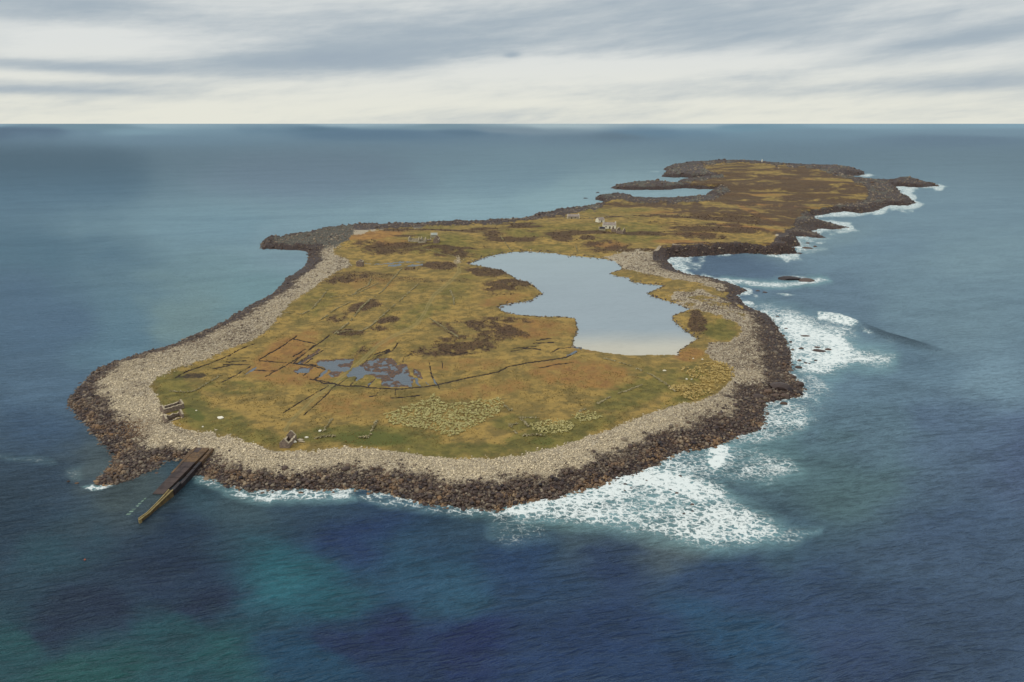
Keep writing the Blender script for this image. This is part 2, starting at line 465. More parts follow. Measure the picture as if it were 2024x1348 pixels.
GREEN = [(740, 862, 130, 20, 3, 1.2), (640, 862, 60, 16, 0, .9), (360, 788, 55, 32, 25, 1), (420, 828, 75, 24, 10, .9), (500, 860, 60, 16, 10, .8), (900, 890, 130, 16, 0, .9), (1080, 868, 80, 26, -8, 1.2), (1140, 845, 80, 20, -15, .9),
         (1020, 835, 50, 18, 0, .9), (1250, 780, 90, 26, -20, .9), (1340, 740, 60, 26, 0, .7), (1420, 655, 34, 16, 10, 1.1), (1430, 640, 24, 10, 0, .8), (800, 600, 70, 40, -35, .3), (900, 580, 60, 25, -40, .5), (620, 600, 60, 30, -40, .45),
         (820, 625, 50, 20, -30, .6), (680, 655, 60, 12, -30, .3), (860, 480, 80, 22, 0, .7), (960, 500, 60, 8, -5, .6), (1060, 455, 90, 16, 0, .55), (1150, 450, 70, 10, 0, .6), (1260, 460, 55, 22, 0, .7), (1200, 470, 60, 10, 0, .5),
         (1210, 425, 60, 8, 0, .4), (1090, 490, 60, 8, 0, .5), (700, 755, 120, 14, -5, .5), (460, 765, 90, 16, 0, .6), (330, 745, 40, 14, 0, .8), (860, 790, 60, 14, 0, .3), (1350, 790, 60, 10, -15, .8), (960, 500, 80, 10, 0, .5),
         (850, 448, 80, 5, 0, .5), (1260, 512, 20, 10, 0, .3), (720, 700, 30, 30, -40, .5), (1210, 415, 90, 5, 0, .6), (1480, 330, 80, 5, 0, .3), (1300, 750, 60, 22, 30, .5)]
ORANGE = [(590, 740, 90, 24, 0, .7), (560, 700, 80, 30, -30, .8), (1150, 740, 110, 30, 5, .7), (960, 770, 110, 16, -8, .5), (1060, 650, 90, 20, 0, .7), (700, 800, 100, 24, 0, .5), (1360, 700, 30, 14, 0, 1), (740, 690, 60, 10, -30, .6),
          (900, 720, 120, 14, 0, .5), (740, 465, 60, 8, -5, 1), (780, 480, 40, 8, 0, .8), (1000, 590, 50, 8, -8, .7), (985, 600, 40, 6, -5, .6), (1340, 478, 60, 4, 2, 1), (1300, 420, 60, 4, 0, .6), (1480, 450, 70, 4, 6, .9),
          (1500, 425, 60, 5, 25, .9), (1370, 462, 60, 3, 0, .7), (1200, 482, 40, 10, 5, .8), (730, 560, 60, 14, 0, .5), (1150, 690, 50, 9, 0, .4), (560, 720, 90, 20, 0, .5), (1500, 385, 120, 3, 2, .6), (1600, 355, 90, 3, 4, .5), (1560, 408, 90, 3, 4, .7)]
LUSH = [(735, 866, 75, 13, 2, 1), (385, 818, 22, 10, 30, .9), (1075, 872, 26, 8, 0, .7), (640, 850, 40, 6, 0, .4), (920, 500, 50, 4, -6, .4), (600, 862, 40, 10, 0, .4)]

# ------------------------------------------------------------------ terrain heights on the chart grid
gu = np.arange(122, 1884, 1.5)
gv = np.concatenate([np.arange(313, 430, 0.55), np.arange(430, 520, 0.85), np.arange(520, 1026, 1.3)])
U, V = np.meshgrid(gu, gv)
GX, GY = ground_pt(U, V, 0.0)
# ragged shoreline: the traced line is followed with small bays and points
near = smooth(V, 430, 640)
wu = fbm(U / 22, V / 9, 4, 11) * 5.0 + fbm(U / 6, V / 3.2, 2, 15) * 1.8
wv_ = fbm(U / 20, V / 9, 4, 21) * (1.7 + 1.4 * near) + fbm(U / 6, V / 3.2, 2, 25) * (0.6 + 0.9 * near)
PU, PV = U + wu, V + wv_
coast_arr = np.array(COAST)
cX, cY = ground_pt(coast_arr[:, 0], coast_arr[:, 1])
coast_w = np.stack([cX, cY], 1)
_, inside = poly_dist(PU, PV, COAST)
PX, PY = ground_pt(PU, PV, 0.0)
dm, _ = poly_dist(PX, PY, coast_w)
D = np.where(inside, dm, -dm)
DP = sdf(PU, PV, COAST, 30)

# how the shore rises, place by place
hc = np.full(U.shape, 4.2)
ww = np.full(U.shape, 27.0)
ROCKY = [[(495, 430), (700, 430), (700, 500), (612, 502), (495, 502)], [(700, 430), (1060, 425), (1060, 447), (700, 452)]]


def region(pts, soft=10):
    return smooth(sdf(U, V, pts, 40), -soft, soft)


rg = np.maximum(region(ROCKY[0]), region(ROCKY[1], 4))
hc = hc * (1 - rg) + 3.6 * rg
ww = ww * (1 - rg) + 9 * rg
cl = region([(1285, 470), (1480, 455), (1600, 470), (1600, 512), (1480, 515), (1400, 515), (1310, 512)], 6)
hc = hc * (1 - cl) + 9.0 * cl
ww = ww * (1 - cl) + 11 * cl
fr = smooth(-V, -452, -430)
hc = hc * (1 - fr) + 6.0 * fr
ww = ww * (1 - fr) + 13 * fr
sp = region([(150, 880), (330, 880), (330, 980), (150, 980)], 14)
hc = hc * (1 - sp) + 1.8 * sp
nw = smooth(-V, -455, -446) * smooth(-U, -1215, -1150)
hc = hc * (1 - nw) + 3.2 * nw
ww = ww * (1 - nw) + 9 * nw

t = np.clip(D / ww, 0, 1)
Z = hc * (1 - (1 - t) ** 1.7)
inland = 2.9 + 0 * Z
Z = np.where(D > ww, inland + (hc - inland) * np.exp(-((D - ww) / 24.0) ** 2), Z)
Z = np.where(D < 0, np.maximum(D * 0.22, -4) - 0.15, Z)
landness = smooth(D, 2, 45)
for (cu, cv, ru, rv, h) in [(860, 478, 190, 26, 6), (720, 480, 70, 20, 4), (1180, 455, 150, 26, 6), (1090, 470, 90, 18, 3), (1330, 450, 120, 22, 5), (1480, 430, 140, 24, 8),
                            (1560, 375, 150, 22, 11), (1480, 343, 120, 12, 13), (1640, 350, 70, 14, 6), (1370, 405, 90, 10, 4), (1012, 568, 45, 20, 4.5), (955, 535, 45, 10, 2.2),
                            (1395, 636, 48, 24, 4.0), (905, 680, 90, 18, 1.3), (1200, 487, 60, 12, 3), (880, 498, 60, 10, 2.5), (1420, 465, 70, 12, 3), (1130, 760, 160, 40, 1.0),
                            (1660, 375, 60, 12, 4), (1430, 380, 50, 8, 4), (1440, 357, 60, 6, 4), (1790, 362, 25, 5, 6), (1280, 369, 50, 4, 5), (1640, 338, 60, 6, 5)]:
    Z = Z + h * np.exp(-((U - cu) / ru) ** 2 - ((V - cv) / rv) ** 2) * smooth(D, 1, 28)
Z = Z + fbm(GX / 60, GY / 60, 4, 41) * (0.5 + 2.8 * smooth(-V, -520, -440)) * landness
Z = Z + fbm(GX / 9, GY / 9, 3, 51) * 0.25 * landness
# rock: rough broken ledges where it is bare
bare = np.clip(rg + cl * (1 - smooth(D, 8, 16)) + fr * (1 - smooth(D, 12, 26)), 0, 1)
ridge = 1 - np.abs(fbm(GX / 7 + GY / 30, GY / 16, 4, 61)) * 2.4
Z = Z + bare * smooth(D, 0.3, 5) * (ridge * 1.5 - 0.6) + bare * smooth(D, 0.2, 2) * fbm(GX / 2.5, GY / 5, 3, 64) * 0.7
Z = np.where(D > 0.8, np.maximum(Z, 0.25), Z)


def lifted(poly, z):
    P = np.asarray(poly, float)
    x, y = ground_pt(P[:, 0], P[:, 1], z)
    u, v = to_map(x, y)
    return np.stack([u, v], 1)


# lake and pools cut into the land
jn = fbm(U / 9, V / 4, 3, 71)
LK = sdf(U + jn * 2.2, V + fbm(U / 8, V / 4, 3, 75) * 1.1, lifted(LAKE, LAKE_Z), 60)
pxm = np.hypot(GX, GY) / F * 1.6
lm = -LK * pxm
bank = LAKE_Z + 0.5 + np.clip(lm, 0, 60) * 0.22
Z = np.where(LK <= 0, np.minimum(Z, bank), np.maximum(LAKE_Z - 0.3 - np.clip(LK * pxm * 0.1, 0, 1.0), 0.5))
Z = np.where((LK <= 0) & (LK > -30), np.maximum(Z, LAKE_Z + 0.25), Z)
POOLM = np.zeros(U.shape)
for i, p in enumerate(POOLS):
    s = sdf(U + jn * 3.0, V + fbm(U / 5, V / 2.5, 3, 78) * 2.2, lifted(p, POOL_Z), 24)
    POOLM = np.maximum(POOLM, smooth(s, -0.2, 1.0))
PEATM = np.zeros(U.shape)
for p in PEAT:
    s = sdf(U + jn * 3.5, V + fbm(U / 7, V / 3, 3, 79) * 2.2, lifted(p, POOL_Z), 24)
    PEATM = np.maximum(PEATM, smooth(s, -2, 2))
bogflat = np.zeros(U.shape)
for p in POOLS:
    c = np.mean(np.asarray(lifted(p, POOL_Z)), 0)
    bogflat = np.maximum(bogflat, np.exp(-((U - c[0]) / 45) ** 2 - ((V - c[1]) / (24 if c[1] > 600 else 5)) ** 2))
Z = Z * (1 - bogflat) + np.minimum(Z, POOL_Z + 0.25 + 0.15 * fbm(GX / 4, GY / 4, 3, 80)) * bogflat
Z = np.where(PEATM > 0.4, np.minimum(Z, POOL_Z + 0.07 + 0.34 * fbm(GX / 2.0, GY / 2.6, 4, 81)), Z)
Z = Z * (1 - POOLM) + np.minimum(Z, POOL_Z - 0.35) * POOLM
# where every bit of land shows in the photograph
QU, QV = to_px(GX, GY, Z)


def line_mask(lines, width, soft=0.8, jit=1.0):
    out = np.zeros(U.shape)
    a = QU + fbm(U / 5, V / 4, 2, 83) * jit
    b = QV + fbm(U / 5, V / 4, 2, 84) * jit * 0.6
    for L in lines:
        s = sdf(a, b, L, 8, closed=False)
        out = np.maximum(out, smooth(s, -width - soft, -width + soft))
    return out


DITCH_AND_SHADOW = line_mask(DITCH, 0.75, 1.0, 1.6) * (0.62 + 0.6 * smooth(fbm(U / 9, V / 5, 3, 86), -0.35, 0.2))
_g = np.random.default_rng(77)
CUTS = []
for _ in range(120):
    cu_, cv_ = _g.uniform(350, 1120), _g.uniform(640, 750)
    L_ = _g.uniform(8, 34)
    a_ = math.radians(-34 + _g.normal(0, 6)) if _g.uniform() < 0.6 else math.radians(_g.normal(-3, 5))
    if cu_ < 760 or _g.uniform() < 0.5:
        CUTS.append([(cu_, cv_), (cu_ + L_ * math.cos(a_), cv_ + L_ * math.sin(a_))])
DITCH_AND_SHADOW = np.maximum(DITCH_AND_SHADOW, line_mask(CUTS, 0.3, 1.0, 1.8) * 0.6 * smooth(fbm(U / 40, V / 20, 3, 88), -0.2, 0.2))
DITCH_AND_SHADOW = np.maximum(DITCH_AND_SHADOW, 0.42 * smooth(sdf(QU + jn * 5, QV + jn * 2, [(343, 748), (352, 741), (370, 735), (400, 733), (412, 740), (408, 748), (376, 749)], 20), -1.5, 4))  # shadowed wet hollow painted dark along with the ditches
DITCH_AND_SHADOW = np.maximum(DITCH_AND_SHADOW, line_mask(DITCH[:1], 0.9, 0.9, 1.4))
Z = np.where(POOLM > 0.3, Z, np.maximum(Z - DITCH_AND_SHADOW * 0.7, np.minimum(Z, POOL_Z + 0.04)))
TRK = line_mask([TRACK[0]], 3.4, 1.6, 1.2)
TRK2 = np.maximum(line_mask([TRACK[0]], 3.2, 0.7, 0.9) - line_mask([TRACK[0]], 1.6, 0.7, 0.9), 0)
TRK = np.maximum(TRK, line_mask(TRACK[1:], 1.6, 0.9, 0.6) * 0.8)
QU, QV = to_px(GX, GY, Z)


def field(lst, seed, k=0.5):
    out = np.zeros(U.shape)
    fade = smooth(-QV, -470, -400)
    nn = fbm(QU / 16, QV / (7 - 2.5 * fade), 5, seed)
    for (cx, cy, rx, ry, an, s) in lst:
        sel = (np.abs(QU - cx) < rx * 1.8 + ry) & (np.abs(QV - cy) < ry * 2 + rx * 0.8)
        e = np.zeros(U.shape)
        e[sel] = np.clip(ellipse(QU[sel], QV[sel], cx, cy, rx, ry, an) * 1.6, 0, 1) * s
        out = np.maximum(out, e)
    return np.clip(out + nn * k * (0.3 + out), 0, 1)


HE = field(HEATHER, 91, 0.95)
HE = np.clip(HE - 0.25 * smooth(fbm(QU / 6, QV / 3, 3, 93), 0.0, 0.35), 0, 1)
moor = fbm(GX / 60, GY / 26, 5, 97)
HE = np.maximum(HE, smooth(moor + 0.25 * smooth(QU, 1250, 1450) * smooth(-QV, -490, -440), 0.08, 0.34) * 0.86 * smooth(-QV, -640, -470))
GR = field(GREEN, 101, 0.55)
OR = field(ORANGE, 111, 0.5)
LU = field(LUSH, 121, 0.3)
gsd = sdf(QU + fbm(QU / 14, QV / 7, 4, 131) * 7, QV + fbm(QU / 12, QV / 6, 4, 135) * 4.5, GRASS, 60)
BEACH = 1 - smooth(gsd + 3 * fbm(QU / 5, QV / 3, 3, 137), -4.5, 5.5)
gold = smooth(sdf(QU + jn * 8, QV + jn * 3, [(1215, 541), (1250, 533), (1300, 545), (1345, 556), (1330, 566), (1280, 560), (1245, 548)], 30), -3, 5)
BEACH = BEACH * (1 - gold * 0.8)
barm = smooth(sdf(QU, QV, [(1300, 575), (1345, 560), (1400, 556), (1440, 568), (1470, 600), (1480, 640), (1440, 640), (1360, 608), (1320, 596)], 30), -6, 8)
sprinkle = smooth(fbm(QU / 9, QV / 5, 4, 141), -0.2, 0.5) * smooth(-gsd, -14, 8)
BEACH = BEACH * (1 - 0.75 * barm * smooth(fbm(QU / 22, QV / 7, 4, 145), -0.1, 0.35))
wd = 8.8 + 1.6 * smooth(U, 300, 500) + 3.6 * smooth(U, 1180, 1420) + 3.5 * smooth(-V, -720, -620) * smooth(-U, -700, -600) + 4.5 * fbm(GX / 16, GY / 16, 3, 151) + 4 * fbm(GX / 4, GY / 4, 2, 155)
wd = np.where(V < 470, 9 + 6 * fbm(GX / 12, GY / 12, 3, 156), wd)
wd = wd + 8 * cl + 6 * rg * smooth(fbm(QU / 12, QV / 4, 3, 157), 0.0, 0.3)
DARK = 1 - smooth(D, wd - 6, wd + 6)
DARK = np.clip(DARK + region([(165, 895), (300, 895), (300, 975), (165, 975)], 12) * 0.6, 0, 1)
BARE = np.clip(bare, 0, 1)
DARK = DARK * (1 - region([(330, 845), (390, 835), (560, 860), (560, 905), (440, 905), (395, 900), (345, 890)], 10))
farleft = fr * smooth(-U, -1500, -1400)
DARK = np.maximum(DARK, farleft * smooth(fbm(QU / 10, QV / 4, 3, 159), -0.5, 0.1) * 0.95)
DARK = np.maximum(DARK, smooth(sdf(QU, QV, [(1290, 478), (1600, 470), (1620, 512), (1290, 516)], 20), -3, 3) * (1 - smooth(D, 14, 22)))
DARK = np.maximum(DARK, smooth(-V, -448, -440) * smooth(-U, -1200, -1100) * 0.75)
farr = fr * smooth(U, 1400, 1480)
BARE = np.maximum(BARE, smooth(-V, -470, -455))
DARK = np.maximum(DARK, farr * (0.35 + 0.5 * smooth(fbm(QU / 16, QV / 5, 4, 163), -0.4, 0.3)))
DARK = np.maximum(DARK, region([(1540, 445), (1640, 440), (1650, 475), (1560, 475)], 4) * 0.6)
DARK = np.maximum(DARK, region([(690, 430), (1060, 420), (1060, 450), (860, 457), (700, 467)], 3) * 0.85)


mesh_mask = D > -14
idx = -np.ones(U.shape, np.int64)
used_f = mesh_mask[:-1, :-1] & mesh_mask[1:, :-1] & mesh_mask[:-1, 1:] & mesh_mask[1:, 1:]
usev = np.zeros(U.shape, bool)
for a, b in ((0, 0), (1, 0), (0, 1), (1, 1)):
    usev[a:usev.shape[0] - 1 + a, b:usev.shape[1] - 1 + b] |= used_f
idx[usev] = np.arange(usev.sum())
r, c = np.nonzero(used_f)
faces = np.stack([idx[r, c], idx[r + 1, c], idx[r + 1, c + 1], idx[r, c + 1]], 1)
verts = np.stack([GX[usev], GY[usev], Z[usev]], 1)


def pack(*a):
    return np.stack([np.clip(x[usev], 0, 1) for x in a], 1)


mA = pack(BEACH, DARK, HE, GR)
mB = pack(OR, PEATM, TRK, BARE)
mC = pack(LU, np.clip(DITCH_AND_SHADOW, 0, 1), sprinkle, TRK2)


def height_at(X, Y):
    u, v = to_map(np.asarray(X, float), np.asarray(Y, float))
    fu = np.clip((u - gu[0]) / (gu[1] - gu[0]), 0, len(gu) - 1.001)
    fv = np.clip(np.interp(v, gv, np.arange(len(gv))), 0, len(gv) - 1.001)
    i, j = fv.astype(int), fu.astype(int)
    a, b = fv - i, fu - j
    return (Z[i, j] * (1 - a) * (1 - b) + Z[i + 1, j] * a * (1 - b) + Z[i, j + 1] * (1 - a) * b + Z[i + 1, j + 1] * a * b)


def sample(G, u, v):
    """value of a chart array at chart coordinates"""
    j = np.clip(((u - gu[0]) / (gu[1] - gu[0])).astype(int), 0, len(gu) - 1)
    i = np.clip(np.interp(v, gv, np.arange(len(gv))).astype(int), 0, len(gv) - 1)
    return G[i, j]


def on_land(u, v):
    """world point of the land seen at photo pixel (u, v)"""
    z = np.full(np.shape(u), 3.0)
    for _ in range(5):
        x, y = ground_pt(u, v, z)
        z = 0.5 * z + 0.5 * height_at(x, y)
    x, y = ground_pt(u, v, z)
    return x, y, height_at(x, y)


# ------------------------------------------------------------------ land material
def land_material():
    m = bpy.data.materials.new('land_cover')
    m.use_nodes = True
    N = NT(m.node_tree)
    P = N.node('ShaderNodeTexCoord').outputs['Object']
    beach, dark, heath, _, green = N.attr('cover_a')
    orange, peat, track, _, bare_ = N.attr('cover_b')
    lush, ditch, spr, _, ruts = N.attr('cover_c')
    n0 = N.noise(P, 0.035, 6, 0.6)
    n1 = N.noise(P, 0.16, 6, 0.65)
    n2 = N.noise(P, 0.75, 5, 0.65)
    n3 = N.noise(P, 2.6, 4, 0.7)
    nx = N.m('SUBTRACT', n2, 0.5)
    ny = N.m('SUBTRACT', n3, 0.5)

    def edge(mask, k=0.55, lo=0.38, hi=0.62):
        e = N.m('ADD', mask, N.m('MULTIPLY', N.m('ADD', nx, ny), k))
        return N.step(e, lo, hi)
    base = N.mix(N.step(n1, 0.38, 0.62), lin(114, 98, 56), lin(156, 129, 70))
    base = N.mix(N.m('MULTIPLY', N.step(n0, 0.48, 0.62), 0.5), base, lin(98, 88, 50))
    c = N.mix(edge(orange, 0.8, 0.2, 0.95), base, N.mix(N.step(n1, 0.4, 0.6), lin(152, 115, 63), lin(128, 94, 56)))
    g = N.mix(N.step(n1, 0.35, 0.65), lin(88, 84, 44), lin(122, 111, 57))
    c = N.mix(edge(green, 0.7, 0.1, 0.95), c, g)
    c = N.mix(N.m('MULTIPLY', edge(lush, 0.5, 0.1, 0.9), 0.8), c, lin(82, 88, 42))
    # tufts: small dark and straw coloured flecks
    c = N.mix(N.step(n3, 0.56, 0.72, 0, 0.5), c, lin(76, 66, 42))
    c = N.mix(N.step(n2, 0.60, 0.76, 0, 0.5), c, lin(92, 70, 48))
    c = N.mix(N.step(N.m('SUBTRACT', 1.0, n3), 0.60, 0.74, 0, 0.40), c, lin(176, 152, 100))
    h = N.mix(N.step(n2, 0.36, 0.62), lin(44, 35, 34), lin(90, 68, 50))
    h = N.mix(N.step(n3, 0.60, 0.74, 0, 0.5), h, lin(116, 94, 68))
    c = N.mix(N.m('MULTIPLY', edge(heath, 1.5, 0.2, 0.85), 0.9), c, h)
    c = N.mix(N.m('MULTIPLY', edge(track, 0.8, 0.3, 0.9), 0.5), c, lin(124, 112, 66))
    c = N.mix(N.m('MULTIPLY', edge(ruts, 1.0, 0.25, 0.8), 0.4), c, lin(152, 136, 92))
    pc = N.mix(N.step(n2, 0.4, 0.6), lin(58, 50, 54), lin(98, 68, 50))
    c = N.mix(N.m('MULTIPLY', edge(peat, 0.9, 0.35, 0.65), 0.9), c, pc)
    c = N.mix(edge(ditch, 0.30, 0.22, 0.5), c, lin(50, 41, 37))  # ditches, and the shadow patch painted in with them
    # bare rock
    rk = N.mix(N.step(n2, 0.35, 0.65), lin(66, 64, 60), lin(104, 100, 88))
    rk = N.mix(N.step(n3, 0.55, 0.7, 0, 0.7), rk, lin(60, 54, 54))
    # stones
    vo = N.node('ShaderNodeTexVoronoi', feature='F1')
    N.put(vo.inputs['Vector'], P)
    vo.inputs['Scale'].default_value = 1.5
    vs = N.node('ShaderNodeSeparateColor')
    N.put(vs.inputs[0], vo.outputs['Color'])
    gap = N.step(vo.outputs['Distance'], 0.35, 0.62)
    pale = N.mix(vs.outputs[0], lin(146, 134, 114), lin(204, 190, 162))
    pale = N.mix(N.m('MULTIPLY', gap, 0.45), pale, lin(96, 84, 72))
    pale = N.mix(N.step(n1, 0.50, 0.66, 0, 0.5), pale, lin(150, 134, 110))
    drk = N.mix(vs.outputs[0], lin(50, 40, 40), lin(92, 70, 54))
    drk = N.mix(N.m('MULTIPLY', gap, 0.8), drk, lin(30, 25, 27))
    st = N.mix(N.m('MULTIPLY', edge(bare_, 0.5, 0.3, 0.7), 1.0), pale, rk)
    st = N.mix(edge(dark, 0.6, 0.3, 0.7), st, drk)
    c = N.mix(N.m('MULTIPLY', edge(spr, 1.2, 0.8, 1.05), 0.7), c, lin(168, 154, 126))
    c = N.mix(edge(beach, 0.7, 0.35, 0.65), c, st)
    hgt = N.m('ADD', N.m('MULTIPLY', n2, 0.7), N.m('MULTIPLY', n3, 0.4))
    hgt = N.m('ADD', hgt, N.m('MULTIPLY', N.m('MULTIPLY', beach, N.m('SUBTRACT', 1.0, vo.outputs['Distance'])), 0.6))
    hgt = N.m('ADD', hgt, N.m('MULTIPLY', n1, 1.2))
    b = N.node('ShaderNodeBsdfPrincipled')
    N.put(b.inputs['Base Color'], c)
    N.put(b.inputs['Roughness'], N.step(N.m('MAXIMUM', N.m('MULTIPLY', dark, beach), peat), 0.2, 0.9, 0.95, 0.6))
    b.inputs['Specular IOR Level'].default_value = 0.25
    N.put(b.inputs['Normal'], N.bump(hgt, 0.8, 0.5))
    o = N.node('ShaderNodeOutputMaterial')
    N.put(o.inputs[0], b.outputs[0])
    return m


land = make_mesh('terrain', verts, faces, land_material(), attrs={'cover_a': mA, 'cover_b': mB, 'cover_c': mC}, smooth_shade=True)
tag(land, 'low green and brown island with heather, bog and stony shores', kind='structure')

# ------------------------------------------------------------------ sea
su = np.concatenate([np.arange(-2200, -80, 60), np.arange(-80, 2106, 2.9), np.arange(2110, 4300, 60)])
sv_rows = np.concatenate([[244.6, 245.0, 245.6, 246.3, 247.2, 248.4, 250], np.arange(252, 300, 2.2), np.arange(300, 1360, 2.3), np.arange(1366, 2500, 24)])
SU, SV = np.meshgrid(su, sv_rows)
SX, SY = ground_pt(SU, SV, 0.0)
sel = (SU > -100) & (SU < 2120) & (SV > 300) & (SV < 1370)
WC = [(0, 246, 140, 166, 176), (350, 246, 148, 172, 180), (700, 246, 158, 178, 184), (1100, 246, 172, 186, 186), (1400, 246, 152, 174, 182), (1700, 246, 136, 166, 178), (2000, 246, 132, 164, 178), (200, 251, 116, 146, 158), (800, 251, 124, 150, 160), (1500, 251, 112, 150, 166), (60, 256, 88, 118, 146), (350, 272, 116, 144, 160), (620, 256, 88, 126, 150), (900, 262, 92, 126, 150), (1200, 268, 104, 128, 144), (1900, 275, 110, 134, 152),  # palest horizon points put haze and glare into the sea's colour
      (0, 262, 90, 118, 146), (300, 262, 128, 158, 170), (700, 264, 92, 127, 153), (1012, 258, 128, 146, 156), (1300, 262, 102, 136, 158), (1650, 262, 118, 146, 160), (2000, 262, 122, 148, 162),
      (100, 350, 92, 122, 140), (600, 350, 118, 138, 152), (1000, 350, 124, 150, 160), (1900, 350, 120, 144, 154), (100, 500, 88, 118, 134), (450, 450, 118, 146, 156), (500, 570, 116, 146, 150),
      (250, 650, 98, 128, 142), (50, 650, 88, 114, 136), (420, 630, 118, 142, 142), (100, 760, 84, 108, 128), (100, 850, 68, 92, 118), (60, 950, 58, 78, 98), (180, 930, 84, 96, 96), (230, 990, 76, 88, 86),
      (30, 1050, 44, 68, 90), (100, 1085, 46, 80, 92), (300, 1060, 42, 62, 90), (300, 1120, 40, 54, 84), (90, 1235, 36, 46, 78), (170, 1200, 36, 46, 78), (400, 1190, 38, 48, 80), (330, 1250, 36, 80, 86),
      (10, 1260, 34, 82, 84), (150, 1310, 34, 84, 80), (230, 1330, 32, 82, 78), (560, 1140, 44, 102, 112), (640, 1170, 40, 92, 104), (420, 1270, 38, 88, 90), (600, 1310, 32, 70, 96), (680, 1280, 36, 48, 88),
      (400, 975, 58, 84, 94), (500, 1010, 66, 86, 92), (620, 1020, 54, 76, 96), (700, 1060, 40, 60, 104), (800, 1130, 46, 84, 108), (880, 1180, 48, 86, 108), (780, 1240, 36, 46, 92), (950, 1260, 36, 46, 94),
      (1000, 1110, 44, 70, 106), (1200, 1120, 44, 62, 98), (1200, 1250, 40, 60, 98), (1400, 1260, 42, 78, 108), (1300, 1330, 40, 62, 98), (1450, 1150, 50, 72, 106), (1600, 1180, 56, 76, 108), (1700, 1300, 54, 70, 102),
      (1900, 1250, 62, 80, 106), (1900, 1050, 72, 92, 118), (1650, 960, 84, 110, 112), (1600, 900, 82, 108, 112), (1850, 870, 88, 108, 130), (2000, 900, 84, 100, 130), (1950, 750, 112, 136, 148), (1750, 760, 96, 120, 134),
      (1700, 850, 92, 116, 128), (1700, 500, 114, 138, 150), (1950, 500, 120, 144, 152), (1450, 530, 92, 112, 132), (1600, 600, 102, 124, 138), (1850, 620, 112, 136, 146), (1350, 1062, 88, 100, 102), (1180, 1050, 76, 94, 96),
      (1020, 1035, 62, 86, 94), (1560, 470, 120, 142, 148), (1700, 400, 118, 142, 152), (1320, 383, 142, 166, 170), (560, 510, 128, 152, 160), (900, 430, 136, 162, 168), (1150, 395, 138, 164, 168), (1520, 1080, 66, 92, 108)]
num = np.zeros(SU.shape + (3,))
den = np.zeros(SU.shape)
mu_ = SU + 100 * fbm(SU / 170, SV / 90, 3, 201) + 24 * fbm(SU / 40, SV / 18, 3, 203)
mv_ = SV + 36 * fbm(SU / 150, SV / 70, 4, 205) * smooth(SV, 330, 600) + 3 * fbm(SU / 260, SV / 8, 3, 207) * smooth(SV, 246, 260)
for (a, b, r_, g_, b_) in WC:
    d2 = (mu_ - a) ** 2 + ((mv_ - b) * (1.5 if b > 500 else (3.5 if b > 300 else 13))) ** 2 + 900
    w_ = 1 / d2 ** 1.75
    num += w_[..., None] * np.array(lin(r_, g_, b_)[:3])
    den += w_
BODY_LIGHT = num / den[..., None]
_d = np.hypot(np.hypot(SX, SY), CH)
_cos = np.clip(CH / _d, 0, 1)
_lum = BODY_LIGHT @ np.array([0.2126, 0.7152, 0.0722])
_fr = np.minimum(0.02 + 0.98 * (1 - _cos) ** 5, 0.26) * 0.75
BODY_LIGHT = BODY_LIGHT * np.clip(1 - (0.58 - 0.32 * smooth(SV, 290, 430) * smooth(-SV, -980, -760)) * _fr / _lum, 0.25, 1)[..., None] * (0.96 + 0.03 * smooth(-SV, -420, -330) + 0.20 * smooth(SV, 300, 430) * smooth(-SV, -900, -700) - 0.14 * smooth(SV, 940, 1100))[..., None]

# distance to the shore on the sea side, in metres and in chart units
SD = np.full(SU.shape, -400.0)
sdp = np.full(SU.shape, -200.0)
k = (SU > -100) & (SU < 2120) & (SV > 290) & (SV < 1200)
dd, ii = poly_dist(SX[k], SY[k], coast_w)
SD[k] = np.where(ii, dd, -dd)
dp, _ = poly_dist(SU[k], SV[k], COAST)
sdp[k] = np.where(ii, dp, -dp)
east = smooth(SU, 980, 1100) * smooth(-SV, -1400, -600) + smooth(SU, 1280, 1380) * 0
east = np.clip(east, 0, 1) * np.where(SV < 470, smooth(SU, 1520, 1600), 1) * smooth(SV, 355, 372)
front = smooth(SV, 920, 960) * smooth(SU, 380, 430) * (1 - east)
edge_n = fbm(SU / 30, SV / 12, 4, 221)
FOAM = np.zeros(SU.shape)
HALO = np.zeros(SU.shape)
fr_w = 5 + 12 * east + 12 * front
FOAM = np.maximum(FOAM, smooth(sdp + fr_w * (0.8 + edge_n * 1.2), 0, fr_w * 0.9) * (0.22 + 0.62 * east + 0.50 * front))
